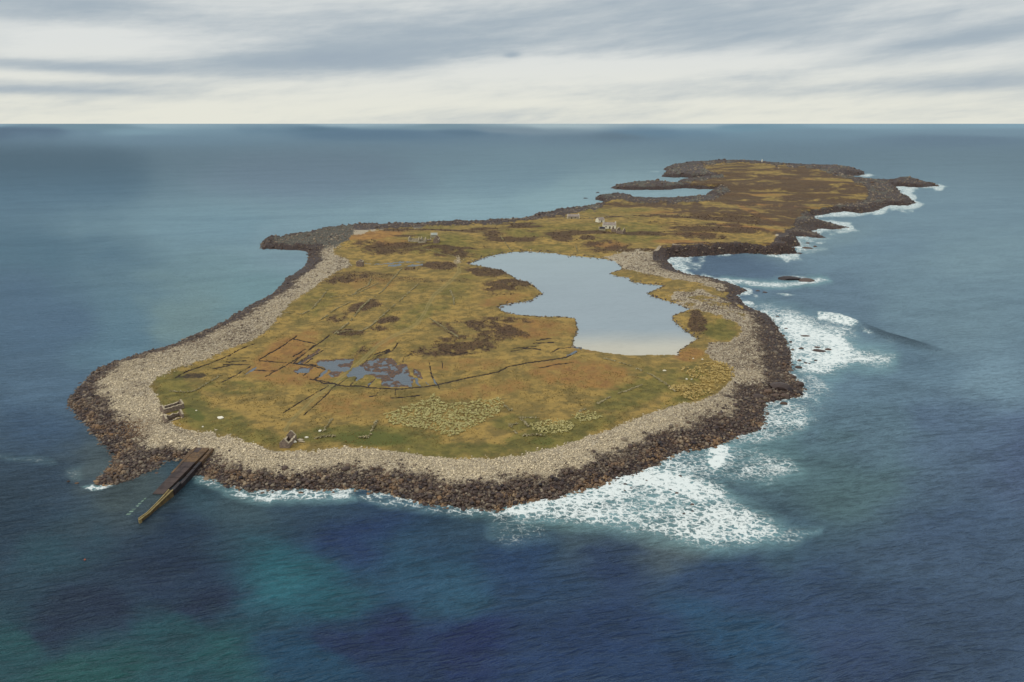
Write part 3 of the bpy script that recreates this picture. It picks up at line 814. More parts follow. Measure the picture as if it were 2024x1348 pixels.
for poly, s, soft in [
        ([(1005, 1008), (1060, 998), (1120, 985), (1190, 965), (1240, 945), (1285, 932), (1330, 934), (1385, 950), (1420, 962), (1440, 990), (1480, 1005), (1520, 1030), (1545, 1052), (1520, 1068), (1470, 1076),
          (1410, 1078), (1340, 1066), (1260, 1046), (1180, 1036), (1100, 1030), (1040, 1024)], 0.92, 24),
        ([(1300, 925), (1330, 893), (1380, 888), (1430, 868), (1470, 885), (1530, 895), (1570, 915), (1575, 935), (1530, 950), (1470, 948), (1420, 940), (1340, 935)], 0.66, 22),
        ([(1400, 905), (1415, 880), (1440, 885), (1442, 905), (1425, 930), (1408, 925)], 1.2, 9),
        ([(1500, 800), (1560, 790), (1600, 810), (1590, 850), (1530, 870), (1460, 885), (1430, 880), (1490, 855)], 0.66, 16),
        ([(1550, 800), (1640, 740), (1650, 780), (1620, 830), (1570, 850)], 0.38, 18),
        ([(1535, 640), (1575, 636), (1610, 648), (1660, 664), (1690, 690), (1760, 706), (1745, 718), (1680, 722), (1640, 738), (1590, 735), (1565, 715), (1553, 670)], 1.0, 22),
        ([(1480, 600), (1520, 600), (1600, 620), (1680, 640), (1700, 670), (1560, 660), (1520, 630)], 0.62, 16),
        ([(1560, 720), (1600, 730), (1640, 760), (1620, 800), (1590, 790), (1585, 750)], 0.6, 16),
        ([(1615, 618), (1650, 622), (1700, 642), (1690, 646), (1640, 636), (1618, 628)], 1.1, 5),
        ([(1700, 648), (1722, 655), (1728, 660), (1710, 656)], 0.7, 4), ([(1748, 672), (1768, 674), (1766, 680), (1752, 677)], 0.5, 3),
        ([(1430, 553), (1480, 556), (1540, 558), (1620, 550), (1635, 554), (1600, 561), (1530, 567), (1480, 566), (1440, 560)], 1.15, 6),
        ([(1530, 546), (1570, 544), (1625, 552), (1560, 553)], 0.9, 4), ([(1535, 581), (1555, 580), (1575, 584), (1550, 585)], 0.95, 3),
        ([(1310, 512), (1330, 508), (1325, 520), (1345, 535), (1370, 545), (1440, 553), (1440, 560), (1380, 552), (1345, 543), (1325, 530)], 0.7, 5),
        ([(160, 962), (190, 956), (222, 958), (205, 968), (180, 970)], 1.0, 5), ([(130, 930), (150, 925), (160, 945), (140, 945)], 0.35, 8),
        ([(440, 970), (520, 975), (600, 970), (690, 972), (700, 982), (600, 990), (540, 990), (470, 982)], 0.85, 9),
        ([(380, 940), (420, 946), (445, 962), (430, 966), (390, 950)], 0.75, 6), ([(700, 980), (800, 990), (860, 1005), (960, 1012), (1010, 1012), (990, 1024), (880, 1014), (780, 1000)], 0.62, 10),
        ([(970, 1020), (1090, 1030), (1080, 1062), (1000, 1080), (970, 1060)], 0.42, 18), ([(1540, 1040), (1620, 1050), (1560, 1075), (1500, 1078)], 0.6, 12),
        ([(1660, 418), (1730, 414), (1745, 408), (1760, 410), (1740, 422), (1700, 428), (1640, 428), (1610, 432), (1612, 425)], 1.1, 4), ([(1610, 432), (1640, 440), (1680, 450), (1700, 458), (1660, 462), (1640, 455), (1660, 452), (1640, 444)], 0.95, 4),
        ([(1795, 395), (1812, 398), (1830, 405), (1812, 412), (1790, 408)], 1.0, 4), ([(1775, 370), (1782, 380), (1800, 392), (1790, 394), (1776, 384)], 0.9, 3), ([(1820, 366), (1860, 366), (1880, 368), (1850, 372), (1800, 371)], 0.9, 2.5),
        ([(1680, 347), (1715, 343), (1735, 347), (1705, 351)], 0.95, 2.5), ([(1570, 468), (1610, 470), (1660, 472), (1620, 476), (1600, 482), (1640, 494), (1600, 500), (1580, 500), (1585, 486)], 0.7, 5),
        ([(1275, 337), (1310, 338), (1320, 335), (1300, 341)], 0.7, 2), ([(1183, 403), (1192, 402), (1192, 407), (1176, 407)], 1.1, 2), ([(1120, 371), (1165, 372), (1150, 375)], 0.6, 2),
        ([(0, 905), (60, 903), (110, 915), (60, 912)], 0.42, 8), ([(560, 468), (600, 462), (612, 461), (600, 465)], 0.7, 2)]:
    w = SU + 14 * fbm(SU / 40, SV / 20, 4, 231) * min(1, soft / 8), SV + 7 * fbm(SU / 40, SV / 20, 4, 235) * min(1, soft / 8)
    e = smooth(sdf(w[0], w[1], poly, 40), -soft, soft * 0.7) * s
    if soft > 5:
        HALO = np.maximum(HALO, smooth(sdf(w[0], w[1], poly, 60), -soft * 1.9 - 6, soft * 0.5) * min(s, 1.0))
    FOAM = np.maximum(FOAM, e * (0.92 + 0.34 * fbm(SX / 11, SY / 8, 3, 233)) * (0.82 + 0.18 * smooth(SV, 560, 640)))
# the thick white front of the big surf, and the one on the east coast
for ln, s, wdt in [([(1010, 1006), (1100, 985), (1190, 963), (1262, 936), (1320, 940), (1400, 968)], 0.5, 20), ([(1560, 640), (1600, 650), (1650, 668), (1660, 690), (1640, 715)], 0.5, 16), ([(1410, 890), (1436, 900), (1415, 918)], 0.4, 9)]:
    q_ = sdf(SU + 10 * fbm(SU / 30, SV / 14, 3, 236), SV + 6 * fbm(SU / 30, SV / 14, 3, 237), ln, 60, closed=False)
    FOAM = np.where(sdp < 4, FOAM + s * np.exp(-(q_ / wdt) ** 2), FOAM)
MILK = np.clip(np.maximum(FOAM * 0.9, HALO * 0.85), 0, 1)
streak = fbm(SX / 500, SY / 130, 4, 241)
SZ = fbm(SX / 14, SY / 9, 3, 251) * 0.16 * smooth(-SY, -900, -300)
SZ = SZ + np.clip(FOAM, 0, 1.2) * (0.15 + 0.5 * np.abs(fbm(SX / 4, SY / 4, 3, 255))) * 0.8
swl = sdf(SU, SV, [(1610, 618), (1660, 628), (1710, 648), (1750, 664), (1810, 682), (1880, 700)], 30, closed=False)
SZ = SZ + 2.6 * np.exp(-(swl / 4.5) ** 2) * smooth(SU, 1560, 1680) * (1 - smooth(SU, 1800, 1900))
keep = ~((SD > 30) & (sdp > 12))
ok = keep[:-1, :-1] | keep[1:, :-1] | keep[:-1, 1:] | keep[1:, 1:]
nr, nc = SU.shape
ids = np.arange(nr * nc).reshape(nr, nc)
rr, cc = np.nonzero(ok)
sf = np.stack([ids[rr, cc], ids[rr + 1, cc], ids[rr + 1, cc + 1], ids[rr, cc + 1]], 1)
svv = np.stack([SX.ravel(), SY.ravel(), SZ.ravel()], 1)
swell_shade = np.exp(-((swl + 0) / 6.0) ** 2) * smooth(SU, 1690, 1740) * (1 - smooth(SU, 1800, 1890))
BODY_LIGHT = BODY_LIGHT * (1 - 0.6 * swell_shade)[..., None]  # swell face darkened in the colour, for its shade and weaker reflection
aB = np.concatenate([BODY_LIGHT.reshape(-1, 3), np.ones((nr * nc, 1))], 1)
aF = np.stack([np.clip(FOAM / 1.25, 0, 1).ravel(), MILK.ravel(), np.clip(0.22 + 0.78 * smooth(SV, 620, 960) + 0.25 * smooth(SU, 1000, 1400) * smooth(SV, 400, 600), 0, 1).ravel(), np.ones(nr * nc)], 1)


def water_material(name, foam=True, flat=None, ripple=1.0):
    m = bpy.data.materials.new(name)
    m.use_nodes = True
    N = NT(m.node_tree)
    P = N.node('ShaderNodeTexCoord').outputs['Object']
    # wind ripples, crests a little oblique to the view
    wp = N.node('ShaderNodeVectorMath', operation='MULTIPLY_ADD')
    cn = N.node('ShaderNodeTexNoise')
    N.put(cn.inputs['Vector'], P)
    cn.inputs['Scale'].default_value = 0.012
    N.put(wp.inputs[0], cn.outputs['Color'])
    wp.inputs[1].default_value = (14, 10, 0)
    N.put(wp.inputs[2], P)
    q = wp.outputs[0]
    r1 = N.noise(N.mapping(q, (0.11, 0.42, 1), rot=(0, 0, 0.24)), 1.0, 5, 0.62, 0.25)
    r2 = N.noise(N.mapping(q, (0.45, 1.3, 1), rot=(0, 0, 0.10)), 1.0, 4, 0.6, 0.2)
    r3 = N.noise(N.mapping(P, (0.03, 0.075, 1), rot=(0, 0, 0.35)), 1.0, 3, 0.5)
    crest = N.m('POWER', N.m('SUBTRACT', 1.0, N.m('ABSOLUTE', N.m('MULTIPLY_ADD', r1, 2.0, -1.0))), 2.5)
    hgt = N.m('ADD', N.m('MULTIPLY', crest, 0.95 * ripple), N.m('MULTIPLY', r2, 0.30 * ripple))
    hgt = N.m('ADD', hgt, N.m('MULTIPLY', r3, 1.2 * ripple))
    nrm = N.bump(hgt, 1.0, 1.0)
    if flat:
        body = flat(N, P)
    else:
        _, _, _, body, _ = N.attr('water_body_light')
        body = N.mix(1.0, body, body, 'MIX')
        stv = N.noise(N.mapping(P, (0.0035, 0.016, 1), rot=(0, 0, 0.3)), 1.0, 5, 0.6, 0.3)
        body = N.mix(N.m('MULTIPLY', N.step(stv, 0.42, 0.68), 0.24), body, N.mix(1.0, body, (0.55, 0.6, 0.66, 1), 'MULTIPLY'))
    dif = N.node('ShaderNodeBsdfDiffuse')
    glo = N.node('ShaderNodeBsdfGlossy')
    glo.inputs['Roughness'].default_value = 0.3
    glo.inputs['Color'].default_value = (0.62, 0.82, 0.98, 1) if foam else (0.74, 0.80, 0.84, 1)
    N.put(glo.inputs['Normal'], nrm)
    fre = N.node('ShaderNodeFresnel')
    fre.inputs['IOR'].default_value = 1.33
    N.put(fre.inputs['Normal'], nrm)
    # a wind-roughened sea never reaches mirror reflectance at grazing angles
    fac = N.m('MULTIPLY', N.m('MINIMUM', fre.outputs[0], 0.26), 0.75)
    shade = N.step(hgt, 0.9 * ripple, 1.9 * ripple, 0.66, 1.5)  # sky-lit crests and darker troughs put into the water colour
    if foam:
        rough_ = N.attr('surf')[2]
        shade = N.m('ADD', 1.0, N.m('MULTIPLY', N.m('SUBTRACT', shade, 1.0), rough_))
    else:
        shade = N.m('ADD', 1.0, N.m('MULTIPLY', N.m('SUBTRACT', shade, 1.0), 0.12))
    if foam:
        fo, mk, stk, _, _ = N.attr('surf')
        sp_ = N.node('ShaderNodeSeparateXYZ')
        N.put(sp_.inputs[0], P)
        wp2 = N.node('ShaderNodeVectorMath', operation='MULTIPLY_ADD')
        c2 = N.node('ShaderNodeTexNoise')
        N.put(c2.inputs['Vector'], P)
        c2.inputs['Scale'].default_value = 0.45
        c2.inputs['Detail'].default_value = 5
        N.put(wp2.inputs[0], c2.outputs['Color'])
        wp2.inputs[1].default_value = (4.6, 3.4, 0)
        N.put(wp2.inputs[2], P)

        def lace(scale):
            v = N.node('ShaderNodeTexVoronoi', feature='DISTANCE_TO_EDGE')
            N.put(v.inputs['Vector'], N.mapping(wp2.outputs[0], (0.75, 1, 1), rot=(0, 0, -0.35)))
            v.inputs['Scale'].default_value = scale
            return v.outputs['Distance']
        big, sm = lace(0.42), lace(1.25)
        fn = N.noise(P, 1.3, 5, 0.7)
        fm = N.noise(P, 0.13, 5, 0.65)
        pat = N.m('ADD', N.m('MULTIPLY', N.step(big, 0.0, 0.30, 1.0, 0.0), 0.42), N.m('MULTIPLY', N.step(sm, 0.0, 0.30, 1.0, 0.0), 0.26))
        pat = N.m('ADD', pat, N.m('MULTIPLY', N.step(fn, 0.3, 0.7), 0.32))
        lev = N.m('ADD', fo, N.m('MULTIPLY', N.m('SUBTRACT', fm, 0.5), 0.75))
        thr = N.m('SUBTRACT', 0.98, N.m('MULTIPLY', lev, 0.80))
        amt = N.step(N.m('SUBTRACT', pat, thr), -0.08, 0.24)
        amt = N.m('MULTIPLY', amt, N.step(fo, 0.04, 0.62, 0.0, 1.0))
        body = N.mix(N.m('MULTIPLY', N.step(mk, 0.1, 1.0), 0.66), body, lin(124, 160, 160))
        dist = N.node('ShaderNodeCameraData').outputs['View Distance'] if False else None
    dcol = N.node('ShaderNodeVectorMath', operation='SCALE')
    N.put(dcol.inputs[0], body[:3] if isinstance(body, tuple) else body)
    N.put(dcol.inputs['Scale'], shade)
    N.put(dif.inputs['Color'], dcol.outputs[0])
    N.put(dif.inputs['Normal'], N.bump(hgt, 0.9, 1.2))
    mx = N.node('ShaderNodeMixShader')
    N.put(mx.inputs[0], fac)
    N.put(mx.inputs[1], dif.outputs[0])
    N.put(mx.inputs[2], glo.outputs[0])
    out = mx.outputs[0]
    if foam:
        fd = N.node('ShaderNodeBsdfDiffuse')
        fd.inputs['Color'].default_value = (0.80, 0.84, 0.80, 1)
        N.put(fd.inputs['Normal'], N.bump(N.m('ADD', amt, N.m('MULTIPLY', fn, 1.2)), 0.7, 0.5))
        m2 = N.node('ShaderNodeMixShader')
        N.put(m2.inputs[0], N.m('MULTIPLY', amt, 0.87))
        N.put(m2.inputs[1], out)
        N.put(m2.inputs[2], fd.outputs[0])
        out = m2.outputs[0]
    o = N.node('ShaderNodeOutputMaterial')
    N.put(o.inputs[0], out)
    return m


sea = make_mesh('sea', svv, sf, water_material('sea_water'), attrs={'water_body_light': aB, 'surf': aF}, smooth_shade=True)
tag(sea, 'rippled blue green sea with white surf against the shore', kind='structure')


def lake_body(N, P):
    s = N.node('ShaderNodeSeparateXYZ')
    N.put(s.inputs[0], P)
    yb = ground_pt(1240, 706, LAKE_Z)[1]
    yt = ground_pt(1240, 672, LAKE_Z)[1]
    n = N.noise(P, 0.03, 4)
    x0 = ground_pt(1130, 690, LAKE_Z)[0]
    c = N.mix(N.step(N.m('ADD', s.outputs[1], N.m('MULTIPLY', n, 16.0)), float(yb) + 16, float(yt) + 34, 1.0, 0.0), lin(138, 150, 155), lin(182, 177, 160))
    return N.mix(N.step(s.outputs[1], float(yt) + 60, float(yt) + 320), c, lin(144, 158, 160))


lw = np.array(ground_pt(*np.array([(890, 480), (1400, 480), (1400, 715), (890, 715)]).T, LAKE_Z)).T
P_ = lifted(LAKE, LAKE_Z)
lk = LK > -6
cidx = np.nonzero(lk[:-1, :-1] & lk[1:, 1:] & lk[1:, :-1] & lk[:-1, 1:])
rr, cc = cidx
sub = (rr % 1 == 0)
iv = -np.ones(U.shape, np.int64)
mk_ = np.zeros(U.shape, bool)
for a, b in ((0, 0), (1, 0), (0, 1), (1, 1)):
    mk_[rr + a, cc + b] = True
iv[mk_] = np.arange(mk_.sum())
lf = np.stack([iv[rr, cc], iv[rr + 1, cc], iv[rr + 1, cc + 1], iv[rr, cc + 1]], 1)
lake = make_mesh('lake_water', np.stack([GX[mk_], GY[mk_], np.full(mk_.sum(), LAKE_Z)], 1), lf, water_material('lake_water', False, lake_body, 0.07), smooth_shade=True)
tag(lake, 'grey blue lake with a pale sandy shallow end', kind='structure')
pw_mat = water_material('bog_water', False, lambda N, P: lin(92, 100, 106), 0.15)
for i, (u0, v0, u1, v1) in enumerate([(470, 700, 900, 772), (690, 508, 880, 531), (1100, 686, 1150, 708)]):
    q = np.array([(u0, v1), (u1, v1), (u1, v0), (u0, v0)], float)
    x, y = ground_pt(q[:, 0], q[:, 1], POOL_Z)
    zz = POOL_Z if i != 2 else POOL_Z
    # water level seen only where the ground has been cut below it
    nn_ = 2
    o = make_mesh('bog_water' if i != 1 else 'channel_water', np.stack([x, y, np.full(4, zz)], 1), np.array([[0, 1, 2, 3]]), pw_mat)
    tag(o, ['still pools lying among the flooded peat cuttings', 'narrow pools in the channel below the ruined houses', 'small pool beside the lake outlet',
            'small pond above the far lake bank'][i], kind='structure')

# ------------------------------------------------------------------ stones
PHI = (1 + 5 ** 0.5) / 2
ICO_V = np.array([(-1, PHI, 0), (1, PHI, 0), (-1, -PHI, 0), (1, -PHI, 0), (0, -1, PHI), (0, 1, PHI), (0, -1, -PHI), (0, 1, -PHI), (PHI, 0, -1), (PHI, 0, 1), (-PHI, 0, -1), (-PHI, 0, 1)]) / math.hypot(1, PHI)
ICO_F = np.array([(0, 11, 5), (0, 5, 1), (0, 1, 7), (0, 7, 10), (0, 10, 11), (1, 5, 9), (5, 11, 4), (11, 10, 2), (10, 7, 6), (7, 1, 8), (3, 9, 4), (3, 4, 2), (3, 2, 6), (3, 6, 8), (3, 8, 9), (4, 9, 5), (2, 4, 11), (6, 2, 10), (8, 6, 7), (9, 8, 1)])
VARIANTS = [ICO_V * (1 + rng.uniform(-0.26, 0.26, (12, 1))) for _ in range(12)]


OCT_V = np.array([(1, 0, 0), (0, 1, 0), (-1, 0, 0), (0, -1, 0), (0, 0, 1), (0, 0, -1)], float)
OCT_F = np.array([(0, 1, 4), (1, 2, 4), (2, 3, 4), (3, 0, 4), (1, 0, 5), (2, 1, 5), (3, 2, 5), (0, 3, 5)])
OCT = [OCT_V * (1 + rng.uniform(-0.3, 0.3, (6, 1))) + rng.normal(0, 0.12, (6, 3)) for _ in range(12)]


def stone_arrays(X, Y, Zc, R, flat=0.65, seed=0, small=False):
    """arrays for many stones joined: centre, radius"""
    g = np.random.default_rng(seed)
    n = len(X)
    var = np.array(OCT if small else VARIANTS)[g.integers(0, 12, n)]
    s = np.stack([g.uniform(0.8, 1.35, n), g.uniform(0.7, 1.05, n), g.uniform(0.75, 1.15, n) * flat], 1) * R[:, None]
    v = var * s[:, None, :]
    a, tl = g.uniform(0, 6.283, n), g.normal(0, 0.3, n)
    ca, sa, ct, stt = np.cos(a), np.sin(a), np.cos(tl), np.sin(tl)
    x, y, z = v[..., 0], v[..., 1], v[..., 2]
    y2, z2 = y * ct[:, None] - z * stt[:, None], y * stt[:, None] + z * ct[:, None]
    x3, y3 = x * ca[:, None] - y2 * sa[:, None], x * sa[:, None] + y2 * ca[:, None]
    VV = np.stack([x3 + X[:, None], y3 + Y[:, None], z2 + Zc[:, None]], -1).reshape(-1, 3)
    FF = ((OCT_F if small else ICO_F)[None] + (6 if small else 12) * np.arange(n)[:, None, None]).reshape(-1, 3)
    return VV, FF


def stone_material(name, obj_random=False):
    m = bpy.data.materials.new(name)
    m.use_nodes = True
    N = NT(m.node_tree)
    P = N.node('ShaderNodeTexCoord').outputs['Object']
    if obj_random:
        info = N.node('ShaderNodeObjectInfo').outputs['Random']
        tone, dark, brown = info, 1.0, N.m('MULTIPLY', N.m('POWER', N.m('FRACT', N.m('MULTIPLY', info, 7.3)), 3.0), 0.35)
    else:
        tone, dark, brown, _, _ = N.attr('stone_tone')
    n = N.noise(P, 2.2, 4, 0.65)
    pale = N.mix(tone, lin(150, 136, 112), lin(242, 224, 188))
    drk = N.mix(tone, lin(36, 30, 33), lin(82, 66, 58))
    brn = N.mix(tone, lin(78, 58, 44), lin(142, 110, 74))
    drk = N.mix(brown, drk, brn)
    c = N.mix(dark, pale, drk)
    c = N.mix(N.step(n, 0.5, 0.7, 0, 0.35), c, lin(96, 84, 74))
    b = N.node('ShaderNodeBsdfPrincipled')
    N.put(b.inputs['Base Color'], c)
    N.put(b.inputs['Roughness'], N.m('MULTIPLY_ADD', dark, -0.4, 0.95) if not obj_random else 0.5)
    b.inputs['Specular IOR Level'].default_value = 0.3
    N.put(b.inputs['Normal'], N.bump(n, 0.4, 0.3))
    o = N.node('ShaderNodeOutputMaterial')
    N.put(o.inputs[0], b.outputs[0])
    return m


STONE = stone_material('shore_stone')


def scatter(n, box, seed):
    g = np.random.default_rng(seed)
    return g.uniform(box[0], box[2], n), g.uniform(box[1], box[3], n), g


def stones_object(name, label, uu, vv, R, g, dark=None, brown=None, sink=0.25, seed=1, flat=0.65, small=False):
    X, Y = ground_pt(uu, vv, 0.0)
    Zg = height_at(X, Y)
    VV, FF = stone_arrays(X, Y, Zg + R * sink, R, flat, seed, small)
    n = len(X)
    tone = np.clip(g.beta(2.2, 2.2, n), 0, 1)
    at = np.repeat(np.stack([tone, dark, brown, np.ones(n)], 1), 6 if small else 12, 0)
    o = make_mesh(name, VV, FF, STONE, attrs={'stone_tone': at})
    return tag(o, label, kind='stuff')


# dark boulders of the tidal zone, in chart coordinates
uu, vv, g = scatter(300000, (125, 480, 1600, 1022), 301)
d_, dk, be, ba = sample(D, uu, vv), sample(DARK, uu, vv), sample(BEACH, uu, vv), sample(BARE, uu, vv)
scale_px = np.hypot(*ground_pt(uu, vv)) / F
keep_p = np.clip(dk * be, 0, 1) * 0.36 * (d_ > -1.2) * (0.4 + 0.6 * smooth(vv, 560, 760))
skirt = (d_ <= 0.5) & (d_ > -9) & (sample(fbm(U / 10, V / 6, 3, 303), uu, vv) > 0.05)
keep_p = np.maximum(keep_p, skirt * 0.035 * (1 + 1.2 * smooth(uu, 1450, 1500)))
kk = g.uniform(0, 1, len(uu)) < keep_p
uu, vv, d_ = uu[kk], vv[kk], d_[kk]
sc_ = np.hypot(*ground_pt(uu, vv)) / F
R = g.lognormal(0, 0.36, len(uu)) * (0.33 + 0.62 * sc_)
brown = smooth(fbm(uu / 26, vv / 12, 3, 305), -0.15, 0.45) * (0.25 + 0.75 * (1 - smooth(d_, 3, 11))) * (0.35 + 0.65 * smooth(vv, 760, 880))
brown = np.clip(brown + g.normal(0, 0.15, len(uu)), 0, 1)
stones_object('boulder_field', 'dark wet boulders packed along the tide line all round the near shore', uu, vv, R, g, np.clip(g.normal(0.95, 0.12, len(uu)), 0.45, 1), brown, 0.1, 3, 0.75)
print('dark stones', len(uu))
# pale storm beach
uu, vv, g = scatter(640000, (180, 495, 1590, 1000), 311)
d_, dk, be, ba = sample(D, uu, vv), sample(DARK, uu, vv), sample(BEACH, uu, vv), sample(BARE, uu, vv)
pr = be * (1 - dk ** 2) * 0.46 * (d_ > 3) + sample(sprinkle, uu, vv) * 0.02 * (d_ > 8)
kk = (g.uniform(0, 1, len(uu)) < pr) & (sample(LK, uu, vv) < -1)
uu, vv = uu[kk], vv[kk]
sc_ = np.hypot(*ground_pt(uu, vv)) / F
R = g.lognormal(0, 0.34, len(uu)) * (0.12 + 0.82 * sc_)
dark = np.clip(sample(DARK, uu, vv) * 1.1 + (g.uniform(0, 1, len(uu)) < 0.08) * 0.5 + 0.36 * smooth(fbm(uu / 40, vv / 18, 4, 315), -0.1, 0.5) * (1 - 0.6 * smooth(vv, 860, 900)) - 0.08 * smooth(vv, 840, 880) + g.normal(0.08, 0.12, len(uu)) + 0.22 * smooth(uu, 1180, 1400) + 0.30 * smooth(-vv, -800, -680), 0, 0.9)
red = np.exp(-((uu - 258) / 45) ** 2 - ((vv - 858) / 16) ** 2)
dark = np.clip(dark + red * 0.8, 0, 1)
stones_object('shingle', 'pale grey storm beach of rounded stones between the grass and the boulders', uu, vv, R, g, dark, np.clip(0.2 + red + g.normal(0, 0.15, len(uu)), 0, 1), 0.15, 4, 0.7, True)
print('pale stones', len(uu))
# stones round the lake edge
uu, vv, g = scatter(60000, (900, 494, 1400, 712), 321)
lkv = sample(LK, uu, vv)
east_bank = smooth(uu, 1100, 1130)
kk = (lkv > -2.2) & (lkv < 1.4 + 2.2 * g.uniform(0, 1, len(uu)) ** 3) & (g.uniform(0, 1, len(uu)) < 0.30) & ~((vv > 690) & (uu > 1150) & (uu < 1335))
uu, vv = uu[kk], vv[kk]
X, Y = ground_pt(uu, vv)
sc_ = np.hypot(X, Y) / F
R = g.lognormal(0, 0.35, len(uu)) * (0.2 + 0.9 * sc_)
Zg = np.maximum(height_at(X, Y), LAKE_Z - 0.1)
VV, FF = stone_arrays(X, Y, Zg + 0.15, R, 0.7, 5)
n = len(X)
o = make_mesh('lake_edge_stones', VV, FF, STONE, attrs={'stone_tone': np.repeat(np.stack([g.beta(2, 3, n), np.clip(g.normal(0.85, 0.2, n), 0, 1), g.uniform(0, 0.25, n), np.ones(n)], 1), 12, 0)})
tag(o, 'dark stones lining the banks of the lake', kind='stuff')
# broken rock on the far shores
uu, vv, g = scatter(120000, (505, 318, 1865, 512), 331)
d_ = sample(D, uu, vv)
kk = (d_ > -3) & (g.uniform(0, 1, len(uu)) < sample(BARE, uu, vv) * (sample(BEACH, uu, vv) * 0.8) * 0.35 + 0.25 * ((d_ < 8) & (d_ > -2)))
uu, vv, d_ = uu[kk], vv[kk], d_[kk]
sc_ = np.hypot(*ground_pt(uu, vv)) / F
R = g.lognormal(0, 0.4, len(uu)) * (1.0 * sc_ + 0.15)
X, Y = ground_pt(uu, vv)
dark = np.clip(0.97 - 0.16 * smooth(d_, 9, 22) + g.normal(0, 0.1, len(uu)), 0.1, 1)
stones_object('broken_rock', 'dark broken rock ledges along the far headlands and coves', uu, vv, R, g, dark, g.uniform(0, 0.25, len(uu)), 0.05, 6, 0.7)
print('far rock', len(uu))

# ------------------------------------------------------------------ plants that nobody could count
HEATH_M = simple_mat('heather_bush', lin(42, 34, 34), lin(76, 58, 46), 0.8, 0.95, 0.4, lin(110, 90, 66))
uu, vv, g = scatter(150000, (540, 440, 1500, 760), 341)
kk = (sample(HE, uu, vv) > 0.5 + g.uniform(-0.25, 0.2, len(uu))) & (sample(BEACH, uu, vv) < 0.4) & (sample(LK, uu, vv) < -1) & (sample(POOLM, uu, vv) < 0.1) & (g.uniform(0, 1, len(uu)) < 0.28)
uu, vv = uu[kk], vv[kk]
X, Y = ground_pt(uu, vv)
R = g.lognormal(0, 0.4, len(uu)) * 0.7 * np.hypot(X, Y) / F + 0.08
VV, FF = stone_arrays(X, Y, height_at(X, Y) + R * 0.12, R, 0.6, 8)
tag(make_mesh('heather', VV, FF, HEATH_M), 'low dark brown heather in patches over the moor', kind='stuff')
print('heather', len(uu))


def blades(X, Y, Zg, S, per=16, seed=0):
    """tussocks: leaning blades fanning out of one root"""
    g = np.random.default_rng(seed)
    n = len(X)
    a = g.uniform(0, 6.283, (n, per))
    lean = g.uniform(0.25, 1.0, (n, per))
    h = g.uniform(0.7, 1.15, (n, per)) * S[:, None]
    r0 = g.uniform(0, 0.22, (n, per)) * S[:, None]
    w = 0.13 * S[:, None] * g.uniform(0.7, 1.4, (n, per))
    ca, sa = np.cos(a), np.sin(a)
    bx, by = X[:, None] + ca * r0, Y[:, None] + sa * r0
    tx, ty = bx + ca * lean * h * 0.9, by + sa * lean * h * 0.9
    tz = Zg[:, None] + h * (1.15 - 0.75 * lean)
    mx_, my_, mz = (bx + tx) / 2, (by + ty) / 2, Zg[:, None] + h * 0.62
    z0 = Zg[:, None] - 0.05 + 0 * h
    VV = np.stack([np.stack([bx - sa * w, by + ca * w, z0], -1), np.stack([bx + sa * w, by - ca * w, z0], -1),
                   np.stack([mx_ + sa * w, my_ - ca * w, mz], -1), np.stack([mx_ - sa * w, my_ + ca * w, mz], -1), np.stack([tx, ty, tz], -1)], -2).reshape(-1, 3)
    k = np.arange(n * per)[:, None] * 5
    FF = np.concatenate([k + np.array([[0, 1, 2]]), k + np.array([[0, 2, 3]]), k + np.array([[3, 2, 4]])])
    return VV, FF


MAR_A = simple_mat('pale_tussock', lin(182, 172, 112), lin(208, 198, 142), 0.6, 0.9, 0.1)
MAR_B = simple_mat('straw_tussock', lin(184, 158, 96), lin(210, 186, 124), 0.6, 0.9, 0.1)
MLAB = ['pale tussocks in a fan shaped patch on the front pasture', 'pale oval patch of tussocks beside the walled fold', 'small patch of tussocks right of the oval patch',
        'straw coloured tussocks in the upper patch by the eastern storm beach', 'straw coloured tussocks in the lower patch by the eastern storm beach']
for i, poly in enumerate(MARRAM):
    P = np.array(poly)
    (u0, v0), (u1, v1) = P.min(0) - 3, P.max(0) + 3
    area = (u1 - u0) * (v1 - v0)
    uu, vv, g = scatter(int(area / 6), (u0, v0, u1, v1), 400 + i)
    s = sdf(uu + 0, vv, poly, 20)
    kk = (s > -1 + 4 * fbm(uu / 8, vv / 5, 3, 405 + i)) & (g.uniform(0, 1, len(uu)) < 0.85)
    x, y, z = on_land(uu[kk], vv[kk])
    S = g.uniform(0.6, 1.25, len(x)) * 0.68 * (1 + 0.2 * (i > 2))
    VV, FF = blades(x, y, z, S, 18, 410 + i)
    tag(make_mesh('tussock_grass', VV, FF, MAR_A if i < 3 else MAR_B), MLAB[i], kind='stuff')
# rough grass over the pasture and bog
TUF = simple_mat('rough_grass', lin(112, 98, 54), lin(150, 126, 72), 0.05, 0.95, 0.0, lin(94, 84, 46))
uu, vv, g = scatter(52000, (290, 540, 1480, 905), 431)
kk = (sample(BEACH, uu, vv) < 0.3) & (sample(LK, uu, vv) < -3) & (sample(POOLM, uu, vv) < 0.05) & (sample(DITCH_AND_SHADOW, uu, vv) < 0.2) & (sample(PEATM, uu, vv) < 0.5) & (sample(TRK, uu, vv) < .3)
kk &= (fbm(uu / 30, vv / 16, 4, 433) + g.uniform(-0.5, 0.5, len(uu))) > 0.12
uu, vv = uu[kk], vv[kk]
X, Y = ground_pt(uu, vv)
VV, FF = blades(X, Y, height_at(X, Y), g.uniform(0.22, 0.5, len(X)) * (0.6 + 1.2 * np.hypot(X, Y) / F), 7, 435)
tag(make_mesh('grass', VV, FF, TUF), 'rough tufts of olive and straw grass over the pasture', kind='stuff')
print('tufts', len(uu))

